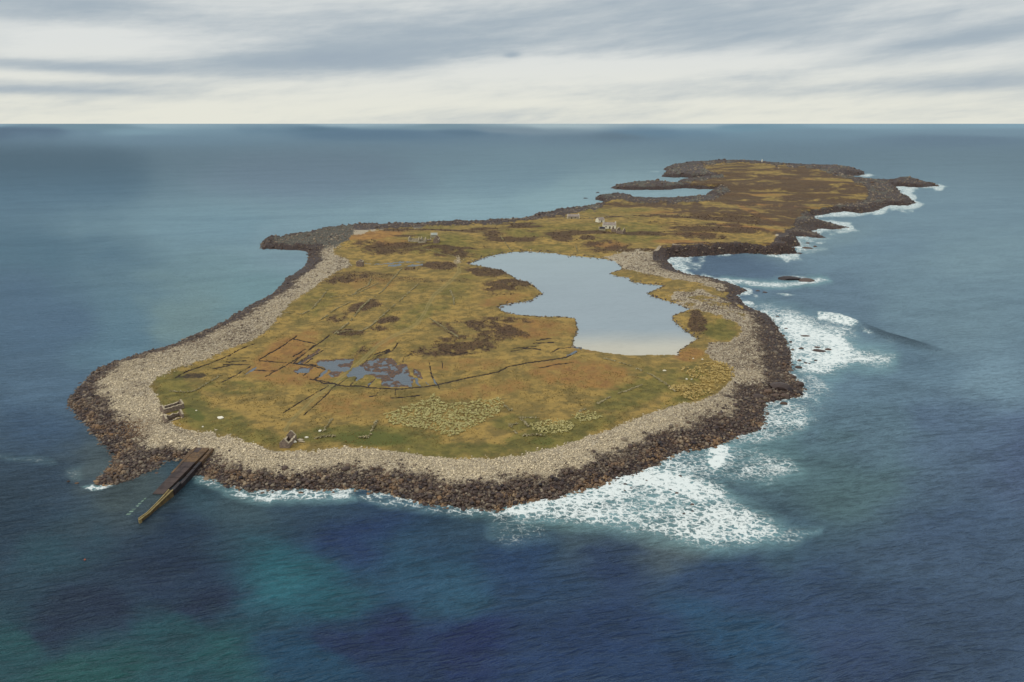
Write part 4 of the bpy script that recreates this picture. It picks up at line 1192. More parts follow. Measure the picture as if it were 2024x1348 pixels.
# ------------------------------------------------------------------ dry stone walls
WALLS = [
    ([(648, 573), (633, 593), (616, 612), (599, 621)], 1.0, 'pale wall slanting down to the upper western storm beach'),
    ([(735, 548), (728, 565), (712, 572), (698, 583)], 0.9, 'short bent wall below the square ruin in the upper bog'),
    ([(794, 531), (775, 553), (757, 575), (740, 588)], 0.9, 'faint straight wall running down from the channel pools'),
    ([(828, 561), (812, 575), (796, 590), (780, 603), (767, 615), (750, 630), (737, 642), (717, 654)], 1.0, 'long straight wall down the middle of the bog, left of the track'),
    ([(735, 590), (715, 607), (702, 624), (688, 640), (672, 652), (660, 661)], 1.1, 'kinked wall running down beside the small dark heather islet'),
    ([(692, 598), (663, 612), (645, 625), (628, 637)], 0.9, 'short wall between two heather patches in the western bog'),
    ([(554, 617), (575, 620), (599, 621)], 0.8, 'low cross wall joining the western storm beach to the slanting wall'),
    ([(890, 573), (896, 588), (898, 603)], 0.8, 'short curved wall right of the track bend'),
    ([(850, 630), (880, 649), (905, 667)], 0.9, 'straight wall slanting right from the track towards the lower heather'),
    ([(989, 467), (999, 480), (1009, 494)], 1.0, 'dark wall climbing the hillside above the lake head'),
    ([(832, 491), (851, 495), (869, 501), (895, 506)], 1.0, 'long pale wall below the ruined houses leading to the causeway'),
    ([(624, 868), (640, 864), (674, 863), (700, 865), (727, 866)], 1.5, 'thick grassy wall along the front of the shore pasture'),
    ([(728, 865), (737, 848), (745, 832)], 1.0, 'wall rising from the right end of the thick pasture wall'),
    ([(995, 800), (1012, 815), (1030, 829), (1045, 845), (1058, 857)], 1.2, 'long slanting wall along the right side of the walled fold'),
    ([(1006, 840), (1014, 850), (1021, 858)], 1.1, 'short wall on the left side of the walled fold'),
    ([(1006, 839), (1015, 840), (1026, 836)], 0.8, 'low wall closing the top of the walled fold'),
    ([(1033, 862), (1048, 861), (1062, 860), (1075, 863)], 1.3, 'thick wall at the foot of the walled fold'),
    ([(1028, 826), (1048, 826), (1066, 827)], 0.7, 'thin wall running right from the top of the long slanting wall'),
    ([(656, 829), (645, 845), (632, 862)], 0.8, 'broken wall with white stones right of the ruined gable house'),
    ([(1170, 706), (1198, 710), (1242, 722), (1290, 743), (1314, 758), (1335, 775)], 0.9, 'curved field bank below the sandy end of the lake'),
    ([(1269, 761), (1240, 773), (1219, 779), (1180, 799), (1145, 814)], 0.8, 'field bank curving down to the small tussock patch'),
    ([(314, 768), (340, 774), (367, 776), (385, 773), (400, 764)], 0.8, 'low curving wall above the twin roofless ruin'),
    ([(400, 764), (420, 752), (436, 742)], 0.7, 'faint wall running up from the low curving wall to the dark ditch'),
    ([(1135, 424), (1165, 430), (1172, 437)], 0.9, 'low wall between the stone cottage and the white cottage'),
    ([(1185, 421), (1195, 424), (1203, 430)], 0.8, 'low wall on the moor behind the white cottage'),
    ([(660, 661), (680, 655), (717, 654)], 0.8, 'low cross wall linking the two long bog walls'),
    ([(748, 560), (700, 583), (652, 588)], 0.7, 'faint cross wall through the upper western bog'),
    ([(1134, 482), (1140, 490), (1141, 498)], 0.8, 'short wall down to the head of the lake below the white cottage'),
]
WALLM = simple_mat('mossy_wall_stone', lin(112, 102, 68), lin(152, 140, 104), 0.35, 0.95, 0.3, lin(172, 162, 134))
for i, (line, hgt_, lab) in enumerate(WALLS):
    L = np.array(line, float)
    x, y, z = on_land(L[:, 0], L[:, 1])
    seg = np.r_[0, np.cumsum(np.hypot(np.diff(x), np.diff(y)))]
    n = int(max(seg[-1] / 0.30, 8)) * 2
    g = np.random.default_rng(500 + i)
    t_ = np.sort(g.uniform(0, seg[-1], n))
    X = np.interp(t_, seg, x) + g.normal(0, 0.28, n)
    Y = np.interp(t_, seg, y) + g.normal(0, 0.28, n)
    gapn = vnoise(t_ / 5.0, t_ * 0, 510 + i)
    kk = gapn > 0.22
    X, Y = X[kk], Y[kk]
    n = len(X)
    R = g.uniform(0.2, 0.4, n) * (0.6 + 0.45 * hgt_)
    Zg = height_at(X, Y) + g.uniform(0.0, 0.65, n) * hgt_ * 0.8
    x0, y0 = float(X.mean()), float(Y.mean())
    VV, FF = stone_arrays(X - x0, Y - y0, Zg, R, 0.8, 520 + i)
    o = make_mesh('dry_stone_wall', VV, FF, WALLM, attrs={'stone_tone': np.repeat(np.stack([g.beta(3, 2, n), np.clip(g.normal(0.28, 0.15, n), 0, 1), g.uniform(0.2, 0.9, n), np.ones(n)], 1), 12, 0)})
    o.location = (x0, y0, 0)
    tag(o, lab, 'wall', 'tumbled dry stone walls across the island')

# ------------------------------------------------------------------ single rocks that can be pointed at
ROCK_M = stone_material('sea_rock_stone', True)


def rock_mesh(name, w, d, h, seed, sub=2):
    """an angular sea-worn rock, cut with flat facets"""
    import bmesh
    bm = bmesh.new()
    bmesh.ops.create_icosphere(bm, subdivisions=sub, radius=1)
    g = np.random.default_rng(seed)
    planes = [(Vector(g.normal(0, 1, 3)).normalized(), g.uniform(0.62, 0.92)) for _ in range(9)]
    for v in bm.verts:
        for nrm, dd in planes:
            k = v.co.dot(nrm)
            if k > dd:
                v.co -= nrm * (k - dd)
        v.co *= 1 + g.uniform(-0.03, 0.03)
        v.co.x *= w / 2
        v.co.y *= d / 2
        v.co.z *= h
    me = bpy.data.meshes.new(name)
    bm.to_mesh(me)
    bm.free()
    me.materials.append(ROCK_M)
    return me


def place_rock(name, u, v, wpx, hpx, label, cat, group, seed, rz=None, at_sea=True, elong=1.0):
    z0 = 0.0
    if at_sea:
        x, y = ground_pt(u, v, 0.0)
    else:
        x, y, z0 = on_land(np.array(float(u)), np.array(float(v)))
    dist = math.sqrt(float(x) ** 2 + float(y) ** 2 + (CH - float(z0)) ** 2)
    s = dist / F
    w = wpx * s
    hh = max(hpx * s * 0.62, 0.25 * w * 0.5)
    me = rock_mesh(name, w, w * 0.75 * elong, hh, seed)
    o = bpy.data.objects.new(name, me)
    COL.objects.link(o)
    o.location = (float(x), float(y), float(z0) + 0.05 * hh)
    o.rotation_euler = (0, 0, rz if rz is not None else random.uniform(-0.3, 0.3))
    return tag(o, label, cat, group)


ROCKS = [
    (1580, 761, 17, 13, 'largest smooth black boulder at the tip of the eastern point', 0), (1580, 779, 15, 11, 'rounded dark boulder just below the largest one on the eastern point', 0),
    (1550, 785, 18, 12, 'dark block at the waterline of the eastern point, left of the rounded boulder', 0), (1533, 784, 13, 10, 'dark boulder second from the waterline on the eastern point', 0),
    (1549, 799, 15, 9, 'lone flat rock in the foam just off the eastern point', 1), (1540, 765, 46, 13, 'broad grey slab covering the top of the eastern point', 0),
    (1500, 785, 30, 9, 'long dark ledge where the eastern point meets the beach', 0), (1560, 771, 15, 9, 'squat boulder between the broad slab and the largest boulder', 0), (1518, 774, 22, 8, 'low dark ledge behind the long ledge on the eastern point', 0),
    (1505, 795, 16, 7, 'brown rock below the long ledge of the eastern point', 0), (1567, 746, 14, 9, 'dark rock at the waterline just above the eastern point', 0),
    (1236, 958, 9, 6, 'round black rock near the beach in the big surf patch', 1), (1278, 951, 6, 5, 'small round rock at the top edge of the big surf patch', 1), (1337, 976, 10, 6, 'largest black rock in the middle of the big surf patch', 1),
    (1325, 969, 7, 4, 'small rock just left of the largest one in the big surf', 1), (1222, 947, 9, 3, 'flat rock awash where the big surf reaches the beach', 1), (1247, 965, 5, 3, 'tiny rock right of the round black rock in the surf', 1),
    (1235, 970, 7, 3, 'low rock below the round black rock in the surf', 1), (1352, 1016, 7, 4, 'dark rock low in the centre of the big surf patch', 1), (1369, 1011, 6, 3, 'flat dark rock right of the one low in the big surf', 1),
    (1368, 998, 9, 5, 'rock half hidden by foam at the right of the big surf', 1), (1344, 942, 10, 5, 'brown rock beyond the big surf near the tide line', 1), (1323, 945, 8, 3, 'flat rock beside the brown rock beyond the big surf', 1),
    (1055, 1005, 4, 3, 'tiny black rock at the left end of the big surf', 1), (1105, 1001, 4, 2, 'tiny flat rock in the left half of the big surf', 1), (1130, 968, 10, 7, 'wet brown boulder where foam runs among the front boulders', 1),
    (1360, 893, 10, 7, 'brown boulder standing in foam below the eastern beach', 1), (1427, 866, 8, 6, 'dark boulder at the tide line above the second surf patch', 1),
    (1592, 665, 20, 3, 'thin line of black rock in the upper white water of the east coast', 1), (1584, 690, 11, 6, 'left rock of the skerry row in the east coast surf', 1), (1615, 687, 18, 4, 'upper flat rock of the skerry row in the east coast surf', 1),
    (1616, 694, 30, 6, 'longest rock of the skerry row in the east coast surf', 1), (1636, 692, 15, 6, 'right rock of the skerry row in the east coast surf', 1), (1580, 714, 10, 6, 'dark rock in the surf below the left skerry', 1),
    (1592, 718, 8, 3, 'flat rock right below the dark rock in the east coast surf', 1), (1611, 714, 9, 5, 'lone rock in white water below the skerry row', 1), (1600, 719, 6, 3, 'small rock between the flat rock and the lone rock', 1),
    (1554, 650, 9, 4, 'dark rock close in at the head of the east coast surf', 1), (1578, 727, 14, 6, 'submerged looking brown rock nearest the eastern point', 1), (1536, 626, 10, 3, 'flat rock just off the shore above the east coast surf', 1),
    (1563, 677, 7, 5, 'small rock by the tide line left of the skerry row', 1), (1560, 552, 44, 7, 'long ribbed reef standing in foam in the eastern bay', 1), (1592, 555, 36, 4, 'low tail of the reef trailing right in the eastern bay', 1),
    (1596, 481, 9, 3, 'small rock off the cliffs at the mouth of the bay', 1), (1596, 491, 20, 5, 'flat dark rock off the cliffed headland', 1), (1611, 488, 8, 4, 'rock just right of the flat one off the cliffed headland', 1),
    (1580, 501, 14, 3, 'thin rock at the foot of the cliffed headland', 1), (1181, 381, 8, 3, 'small black islet off the northern cove point', 1), (1157, 392, 10, 1.6, 'thin rock awash left of the northern cove point', 1),
    (1184, 402, 14, 2.5, 'low black rock in the foam below the cove point', 1), (1498, 575, 10, 3, 'first stepping rock off the boulder spit of the eastern bay', 1), (1512, 578, 9, 3, 'outer stepping rock off the boulder spit of the eastern bay', 1),
    (316, 916, 9, 7, 'yellow brown weedy rock nearest the slipway', 0), (305, 923, 9, 6, 'yellow brown weedy rock second from the slipway', 0), (296, 924, 8, 5, 'weedy rock third from the slipway on the spit', 0),
    (135, 952, 6, 3, 'small dark rock awash left of the spit', 1), (152, 955, 8, 2.5, 'low dark rock between the spit and the awash rock', 1), (1143, 629, 11, 3, 'flat black rock in the lake off the square corner of the bank', 0),
    (1148, 644, 8, 3, 'dark rock in the lake below the square bank corner', 0), (388, 812, 4.5, 3, 'pale stone on the grass right of the twin ruin', 2), (401, 844, 4.5, 3.5, 'pale round stone on the grass above the slipway', 2),
    (1357, 750, 5, 4, 'white stone at the edge of the upper straw tussocks', 2), (1367, 750, 4, 3, 'second white stone below the upper straw tussocks', 2), (1388, 711, 5, 4, 'white stone on the grass near the lake corner', 2),
    (1370, 709, 4, 3, 'pale stone between the lake corner and the tussocks', 2), (1313, 733, 9, 3, 'flat pale rock in the pasture below the lake', 2)]
PALE_M = simple_mat('pale_rock', lin(196, 188, 164), lin(222, 214, 190), 0.8, 0.9, 0.3)
for i, (u, v, w, h, lab, kd) in enumerate(ROCKS):
    land_ = not (kd == 1)
    o = place_rock('sea_rock' if kd == 1 else 'boulder', u, v, w, h, lab, 'rock' if kd == 1 else 'boulder',
                   ['boulders and ledges on the shore', 'rocks standing in the sea', 'pale stones lying on the pasture'][kd], 700 + i, at_sea=not land_, elong=0.8 if w > 14 else 1.0)
    if kd == 2:
        o.data.materials.clear()
        o.data.materials.append(PALE_M)
# the largest of the tide line boulders, one by one
base_rocks = [rock_mesh('boulder', 2.0, 1.7, 0.62, 900 + i, 1) for i in range(8)]
SECT = [((200, 940, 300, 960), 0, 'x'),
        ((440, 930, 700, 972), 36, 'dark boulder on the front tide line between the slipway and the thick wall', ),
        ((700, 950, 900, 1000), 44, 'brown boulder on the front tide line below the fan of tussocks'),
        ((880, 955, 1060, 1008), 60, 'large brown boulder at the lowest bulge of the front shore'),
        ((1060, 925, 1260, 990), 44, 'dark boulder on the tide line where the big surf comes in'),
        ((1260, 850, 1510, 930), 44, 'dark boulder on the tide line above the second surf patch'),
        ((145, 740, 235, 960), 30, 'dark boulder on the western tide line and its spit')]
for si, (box, cnt, lab) in enumerate(SECT):
    g = np.random.default_rng(950 + si)
    got = 0
    for _ in range(6000):
        if got >= cnt:
            break
        u, v = g.uniform(box[0], box[2]), g.uniform(box[1], box[3])
        ua, va = np.array([u]), np.array([v])
        dval = float(sample(D, ua, va)[0])
        if dval < 0.3 or dval > 10:
            continue
        x, y = ground_pt(u, v, 0.0)
        z = float(height_at(x, y))
        o = bpy.data.objects.new('boulder', base_rocks[g.integers(0, 8)])
        COL.objects.link(o)
        s = g.uniform(0.72, 1.15)
        o.scale = (s, s, s * g.uniform(0.9, 1.2))
        o.location = (float(x), float(y), z + 0.45)
        o.rotation_euler = (g.normal(0, .2), g.normal(0, .2), g.uniform(0, 6.28))
        tag(o, lab, 'boulder', 'large boulders along the tide line')
        got += 1

# ------------------------------------------------------------------ buildings
RUB = simple_mat('rubble_masonry', lin(112, 98, 88), lin(150, 132, 116), 1.4, 0.95, 0.6, lin(86, 74, 70))
RUBP = simple_mat('pale_masonry', lin(150, 142, 124), lin(184, 174, 150), 1.2, 0.95, 0.5, lin(112, 104, 94))
WHITE = simple_mat('limewashed_wall', lin(214, 208, 188), lin(234, 228, 208), 0.8, 0.9, 0.2)
ROOFG = simple_mat('weathered_roof', lin(132, 120, 112), lin(158, 146, 134), 0.7, 0.85, 0.4, lin(112, 104, 98))
ROOFD = simple_mat('tarred_roof', lin(36, 36, 44), lin(48, 46, 54), 0.8, 0.7, 0.2)
DARKM = simple_mat('dark_opening', lin(28, 26, 28), lin(38, 34, 34), 1, 0.6, 0.1)
CAPM = simple_mat('lichened_coping', lin(160, 146, 122), lin(182, 168, 142), 1.3, 0.95, 0.4)


def slab_from_outline(pts, thick, origin, ex, ez=(0, 0, 1), ey=None):
    """outline (s, z) in a vertical plane through origin along ex, given a thickness"""
    ex = Vector(ex).normalized()
    ey = Vector((-ex.y, ex.x, 0))
    o = Vector(origin)
    n = len(pts)
    VV = [tuple(o + ex * s + Vector((0, 0, z)) + ey * k * thick / 2) for k in (-1, 1) for s, z in pts]
    FF = [list(range(n))[::-1], list(range(n, 2 * n))] + [[i, (i + 1) % n, n + (i + 1) % n, n + i] for i in range(n)]
    return VV, FF


def ragged(pts, g, amp):
    """break up the top edge of a wall outline"""
    out = []
    for (s0, z0), (s1, z1) in zip(pts[:-1], pts[1:]):
        k = max(2, int(abs(s1 - s0) / 0.55))
        for j in range(k):
            t = j / k
            out.append((s0 + (s1 - s0) * t, z0 + (z1 - z0) * t + (g.uniform(-amp, amp * 0.4) if (j or out) else 0)))
    out.append(pts[-1])
    return out


def wall_piece(parent, name, L, top, thick, origin, ex, mat, openings=(), g=None, amp=0.25, cap=True):
    """a wall of outline 'top' (list of (s, z) left to right), with recessed dark openings"""
    pts = ragged(top, g, amp) if amp > 0 else list(top)
    VV, FF = slab_from_outline([(top[0][0], -0.8)] + pts + [(top[-1][0], -0.8)], thick, origin, ex)
    o = make_mesh(name, VV, FF, mat, parent)
    for (kind, s, z0, w, h) in openings:
        q = [(s - w / 2, z0), (s - w / 2, z0 + h), (s + w / 2, z0 + h), (s + w / 2, z0)]
        V2, F2 = slab_from_outline(q, thick + 0.06, origin, ex)
        make_mesh(kind, V2, F2, DARKM, o if parent is None or True else parent)
        fr_t = 0.16
        V3, F3 = slab_from_outline([(s - w / 2 - 0.15, z0 + h), (s - w / 2 - 0.15, z0 + h + fr_t), (s + w / 2 + 0.15, z0 + h + fr_t), (s + w / 2 + 0.15, z0 + h)], thick + 0.14, origin, ex)
        make_mesh('lintel', V3, F3, CAPM, o)
    if cap:
        VC, FC = [], []
        ex_ = Vector(ex).normalized()
        ey_ = Vector((-ex_.y, ex_.x, 0))
        for (s0, z0), (s1, z1) in zip(pts[:-1], pts[1:]):
            if abs(s1 - s0) < 0.05:
                continue
            b = len(VC)
            for s, z in ((s0, z0), (s1, z1)):
                for k, dz in ((-1, -0.02), (1, -0.02), (1, 0.10), (-1, 0.10)):
                    VC.append(tuple(Vector(origin) + ex_ * s + ey_ * k * (thick / 2 + 0.05) + Vector((0, 0, z + dz))))
            FC += [[b, b + 1, b + 5, b + 4], [b + 1, b + 2, b + 6, b + 5], [b + 2, b + 3, b + 7, b + 6], [b + 3, b, b + 4, b + 7], [b, b + 3, b + 2, b + 1], [b + 4, b + 5, b + 6, b + 7]]
        if VC:
            make_mesh('coping', VC, FC, CAPM, o)
    return o


def house(name, label, cat, u, v, L, Wd, rot, wh=2.3, ap=4.2, mat=None, roof=None, amp=0.3, front_open=(), gable_open=(), chimneys=(), gables=(1, 1), sides=(1, 1), group=None, seed=1, cap=True, thick=0.6, matg=None):
    """a gabled cottage, roofed or open to the sky; long axis along local x"""
    g = np.random.default_rng(seed)
    mat = mat or RUB
    x, y, z = on_land(np.array(float(u)), np.array(float(v)))
    e = tag(empty(name, (float(x), float(y), float(z) - 0.1), math.radians(rot)), label, cat, group)
    hl, hw = L / 2, Wd / 2
    for k, sgn in enumerate((-1, 1)):
        if sides[k]:
            f = sides[k]
            wall_piece(e, 'side_wall', L, [(-hl, wh * f), (0, wh * f), (hl, wh * f)], thick, (0, sgn * (hw - thick / 2), 0), (1, 0, 0), mat, front_open if sgn < 0 else (), g, amp, cap and not roof)
        if gables[k]:
            f = gables[k]
            i_ = hw - thick - 0.003 if not roof else hw - thick - 0.003
            wall_piece(e, 'gable_wall', Wd, [(-hw, wh), (0, wh + (ap - wh) * f), (hw, wh)], thick, (sgn * (hl + thick / 2 + 0.003), 0, 0), (0, 1, 0), matg or mat, gable_open if sgn < 0 else (), g, amp * 0.6, cap)
    # rubble and grass floor inside
    make_mesh('earth_floor', [(-hl, -hw, 0.12), (hl, -hw, 0.12), (hl, hw, 0.12), (-hl, hw, 0.12)], [[0, 1, 2, 3]], HEATH_M, e)
    if roof:
        ov = 0.3
        for sgn in (-1, 1):
            y0, z0 = sgn * (hw + ov), wh - 0.05
            V = [(-hl - 0.0, y0, z0), (hl, y0, z0), (hl, 0, ap - 0.12), (-hl, 0, ap - 0.12)]
            V += [(a, b, c + 0.18) for a, b, c in V]
            FF = [[0, 3, 2, 1], [4, 5, 6, 7], [0, 1, 5, 4], [1, 2, 6, 5], [2, 3, 7, 6], [3, 0, 4, 7]]
            ro = make_mesh('roof', V, FF, roof, e)
    for (sx, hgt_) in chimneys:
        V = [(sx - .45, -.4, ap - .5), (sx + .45, -.4, ap - .5), (sx + .45, .4, ap - .5), (sx - .45, .4, ap - .5), (sx - .45, -.4, ap + hgt_), (sx + .45, -.4, ap + hgt_), (sx + .45, .4, ap + hgt_), (sx - .45, .4, ap + hgt_)]
        ch = make_mesh('chimney', V, [[0, 3, 2, 1], [4, 5, 6, 7], [0, 1, 5, 4], [1, 2, 6, 5], [2, 3, 7, 6], [3, 0, 4, 7]], matg or mat, e)
        V = [(a * 1.0 + (a - sx) * 0.2, b * 1.2, ap + hgt_ + k) for k in (0.003, 0.18) for a, b in ((sx - .45, -.4), (sx + .45, -.4), (sx + .45, .4), (sx - .45, .4))]
        make_mesh('chimney_cap', V, [[0, 3, 2, 1], [4, 5, 6, 7], [0, 1, 5, 4], [1, 2, 6, 5], [2, 3, 7, 6], [3, 0, 4, 7]], CAPM, ch)
    return e


RG = 'roofless stone ruins'
house('ruined_house', 'upper roofless ruin of the pair above the slipway, its walls still whole', 'ruin', 341, 810, 7.2, 4.0, 50, 2.1, 3.6, amp=0.2, group=RG, seed=21)
house('ruined_house', 'lower roofless ruin of the pair above the slipway, its front collapsed', 'ruin', 343, 828, 5.8, 4.0, 46, 1.7, 3.4, amp=0.5, sides=(0.3, 1), group=RG, seed=22)
house('ruined_house', 'lone ruined gable house on the grass near the front storm beach', 'ruin', 570, 877, 6.4, 3.7, 86, 2.0, 4.1, amp=0.35, sides=(1, 0.7), group=RG, seed=23)
house('ruined_house', 'small square tower-like ruin at the end of the channel', 'ruin', 712, 526, 4.2, 5.2, 84, 4.2, 5.6, amp=0.5, group=RG, seed=24)
house('ruined_house', 'long tumbled ruin on the hill left of the gabled ruin', 'ruin', 822, 477, 13, 6, -22, 2.6, 5.0, mat=RUBP, amp=0.9, sides=(0.8, 1), group=RG, seed=25)
house('ruined_house', 'right end of the tumbled hill ruins with two broken gables', 'ruin', 835, 479, 6, 5, -10, 2.4, 5.4, mat=RUBP, amp=0.9, sides=(0.6, .8), group=RG, seed=26)
house('ruined_house', 'tall gabled ruin with a brown end wall on the western hill', 'ruin', 863, 479, 9, 5.2, 88, 3.4, 6.4, amp=0.25, gable_open=(), group=RG, seed=27)
house('ruined_house', 'grey roofed outhouse behind the tall gabled ruin', 'ruin', 858, 469, 6, 5, 10, 2.6, 4.6, mat=RUBP, roof=simple_mat('lichen_slab_roof', lin(142, 148, 140), lin(164, 168, 156), .7, .9, .3), amp=0.1, seed=28)
house('ruined_house', 'low dark stub of a ruin between the two hill ruins', 'ruin', 847, 476, 4, 3, 0, 1.4, 2.4, amp=0.4, group=RG, seed=29)
house('stone_cottage', 'grey stone cottage with a pale gable near the north shore', 'cottage', 1133, 433, 14, 6, -4, 3.0, 5.6, mat=RUBP, roof=ROOFG, amp=0.0, front_open=(('door', -2.2, 0, 1.2, 2.1), ('window', 2.4, 1.1, 1.2, 1.1)), matg=WHITE, chimneys=((6.4, .8),), seed=30)
house('stone_cottage', 'small pale cottage with a broken white gable just behind the white cottage', 'cottage', 1186, 440, 8, 5.6, 35, 2.8, 5.4, mat=WHITE, roof=ROOFG, amp=0.0, front_open=(('door', 0, 0, 1.2, 2.1),), seed=31)
house('white_cottage', 'white cottage with a grey roof, a door and two windows on the central hill', 'cottage', 1204, 451, 13.5, 6, -6, 4.0, 6.6, mat=WHITE, roof=ROOFG, amp=0.0,
      front_open=(('door', 0.6, 0, 1.4, 2.4), ('window', -3.6, 1.2, 1.3, 1.3), ('window', 4.3, 1.2, 1.3, 1.3)), chimneys=((-6.6, 1.2), (6.6, 1.0)), seed=32)
house('lean_to_shed', 'low shed with a black roof at the left end of the white cottage', 'shed', 1190, 454.5, 6, 5, -8, 2.0, 3.4, mat=RUBP, roof=ROOFD, amp=0.0, seed=33)
house('ruined_house', 'left roofless ruin with broken gables right of the white cottage', 'ruin', 1217, 458, 7, 6, -35, 3.0, 5.8, amp=0.5, group=RG, seed=34)
house('ruined_house', 'right roofless ruin with a dark window slit beside the white cottage', 'ruin', 1227, 462, 7, 6, -38, 3.4, 6.6, amp=0.3, gable_open=(('window', 0, 2.6, .9, 1.4),), group=RG, seed=35)
# slabs beside the lone ruin
for (u, v, w, d, rz, tl, lab, mt) in [(579, 876, 0.5, 3.2, 0.3, 1.2, 'upright piece of fallen wall leaning right of the lone ruined house', RUBP), (585, 874, 3.6, 1.3, 0.5, 0.15, 'bright white slab lying right of the lone ruined house', WHITE),
                                      (594, 871, 2.6, 1.6, 0.2, 0.1, 'pale broken slab second from the lone ruined house', CAPM), (597, 875, 2.8, 1.2, -0.3, 0.12, 'pale slab lying lowest beside the lone ruined house', CAPM),
                                      (606, 866, 1.8, 0.9, -0.1, 0.05, 'small white slab out on the grass beyond the broken slabs', WHITE), (436, 827, 3.4, 2.2, 0.2, 0.05, 'white patch of broken slab on the pasture right of the twin ruin', WHITE),
                                      (633, 853, 1.4, 1.2, 0.2, 0.1, 'white block beside the broken wall', WHITE)]:
    x, y, z = on_land(np.array(float(u)), np.array(float(v)))
    g = np.random.default_rng(int(u * 7 + v))
    ang = np.sort(g.uniform(0, 6.28, 9))
    ring = [(math.cos(a) * w / 2 * g.uniform(.8, 1.1), math.sin(a) * d / 2 * g.uniform(.8, 1.1)) for a in ang]
    VV = [(a, b, 0) for a, b in ring] + [(a * .94, b * .94, .35) for a, b in ring]
    n = len(ring)
    o = make_mesh('stone_slab', VV, [list(range(n))[::-1], list(range(n, 2 * n))] + [[i, (i + 1) % n, n + (i + 1) % n, n + i] for i in range(n)], mt)
    o.location = (float(x), float(y), float(z) + 0.15)
    o.rotation_euler = (tl, 0, rz)
    tag(o, lab, 'slab', 'fallen slabs on the pasture')

# causeway across the narrows
cw = np.array([(897, 520), (900, 512), (903, 506)], float)
x, y, z = on_land(np.array([899., 905.]), np.array([512., 512.]))
X0, Y0 = ground_pt(905, 523, 2.5)
X1, Y1 = ground_pt(904, 506, 2.5)
g = np.random.default_rng(61)
n = 420
t_ = g.uniform(0, 1, n)
X = X0 + (X1 - X0) * t_ + g.normal(0, 1.2, n)
Y = Y0 + (Y1 - Y0) * t_
Zc = 2.0 + g.uniform(0, 1.6, n) * (1 - 0.3 * np.abs(g.normal(0, .5, n)))
mx0, my0 = float(X.mean()), float(Y.mean())
VV, FF = stone_arrays(X - mx0, Y - my0, Zc, g.uniform(.4, .75, n), .8, 62)
o = make_mesh('stone_causeway', VV, FF, STONE, attrs={'stone_tone': np.repeat(np.stack([g.beta(3, 3, n), np.full(n, .35), g.uniform(0, .6, n), np.ones(n)], 1), 12, 0)})
o.location = (mx0, my0, 0)
tag(o, 'stone causeway carrying the track across the narrows between channel and lake', 'causeway')

# white beacon on the far summit
x, y, z = on_land(np.array(1506.), np.array(320.))
e = tag(empty('beacon', (float(x), float(y), float(z) - .3)), 'tiny white beacon on the far summit of the island', 'beacon')


def lathe(prof, n=12):
    VV = [(r_ * math.cos(2 * math.pi * k / n), r_ * math.sin(2 * math.pi * k / n), z_) for r_, z_ in prof for k in range(n)]
    FF = [[i * n + k, i * n + (k + 1) % n, (i + 1) * n + (k + 1) % n, (i + 1) * n + k] for i in range(len(prof) - 1) for k in range(n)]
    FF += [list(range(n))[::-1], list(range((len(prof) - 1) * n, len(prof) * n))]
    return VV, FF


make_mesh('tower', *lathe([(2.2, -1), (2.0, 3), (1.5, 6.0)]), WHITE, e)
make_mesh('lantern', *lathe([(1.7, 6.003), (1.7, 6.4), (0.9, 6.5), (0.9, 7.6), (0.1, 8.3)]), WHITE, e)

# ------------------------------------------------------------------ slipway
CONC = simple_mat('weedy_concrete', lin(50, 42, 42), lin(78, 64, 58), 0.35, 0.6, 0.3, lin(70, 58, 52))
CONB = simple_mat('stained_concrete', lin(78, 64, 52), lin(112, 88, 62), 0.4, 0.8, 0.3, lin(70, 58, 50))
WEED = simple_mat('weed_covered_stone', lin(74, 60, 42), lin(112, 94, 62), 0.7, 0.7, 0.5, lin(74, 58, 38))
CONK = simple_mat('dark_wet_concrete', lin(34, 30, 32), lin(52, 44, 44), 0.5, 0.5, 0.3)


def prism(name, top, depth, mat, parent, inset=0.0):
    """top: list of 3-D points anticlockwise from above; goes straight down by depth"""
    n = len(top)
    VV = [tuple(p) for p in top] + [(p[0], p[1], p[2] - depth) for p in top]
    return make_mesh(name, VV, [list(range(n)), list(range(n, 2 * n))[::-1]] + [[i, n + i, n + (i + 1) % n, (i + 1) % n] for i in range(n)], mat, parent)


def P3(u, v, z):
    x, y = ground_pt(u, v, z)
    return Vector((float(x), float(y), z))


o0 = P3(370, 930, 0)
slip = tag(empty('slipway', o0), 'long dark concrete slipway running down the beach into the sea', 'slipway')


def loc(pts):
    return [p - o0 for p in pts]


A, B = P3(388, 884, 3.4), P3(414, 885.5, 3.4)       # head of the ramp, left and right
C, Dd = P3(301, 976, 0.12), P3(323, 976.5, 0.12)    # foot
# ramp in slabs with joints, each a piece of its own
NS = 9
for i in range(NS):
    t0, t1 = i / NS + 0.0025, (i + 1) / NS - 0.0025
    a0, a1, b0, b1 = A.lerp(C, t0), A.lerp(C, t1), B.lerp(Dd, t0), B.lerp(Dd, t1)
    for j, (s0, s1) in enumerate(((0.0, 0.46), (0.475, 1.0))):
        pts = [a0.lerp(b0, s0), a1.lerp(b1, s0), a1.lerp(b1, s1), a0.lerp(b0, s1)]
        lift = random.uniform(-0.03, 0.03) + (0.05 if j else 0)
        pts = [p + Vector((0, 0, lift)) for p in pts]
        prism('ramp_slab', loc(pts), 2.4, CONC if (i > 2 or j == 0) and not (i in (1, 2) and j == 0) else CONB, slip)
# apron on the left
prism('apron', loc([P3(376, 889, 2.6), P3(345, 928, 1.0), P3(352, 930, 1.0), P3(386, 886, 3.0)]), 1.6, CONB, slip)
# rail kerb down the left
k0, k1 = A + Vector((0, 0, .12)), C.lerp(A, 0.42) + Vector((0, 0, .12))
sx = Vector((0.35, 0.1, 0))
prism('kerb', loc([k0 - sx, k1 - sx, k1 + sx, k0 + sx]), 0.5, CONB, slip)
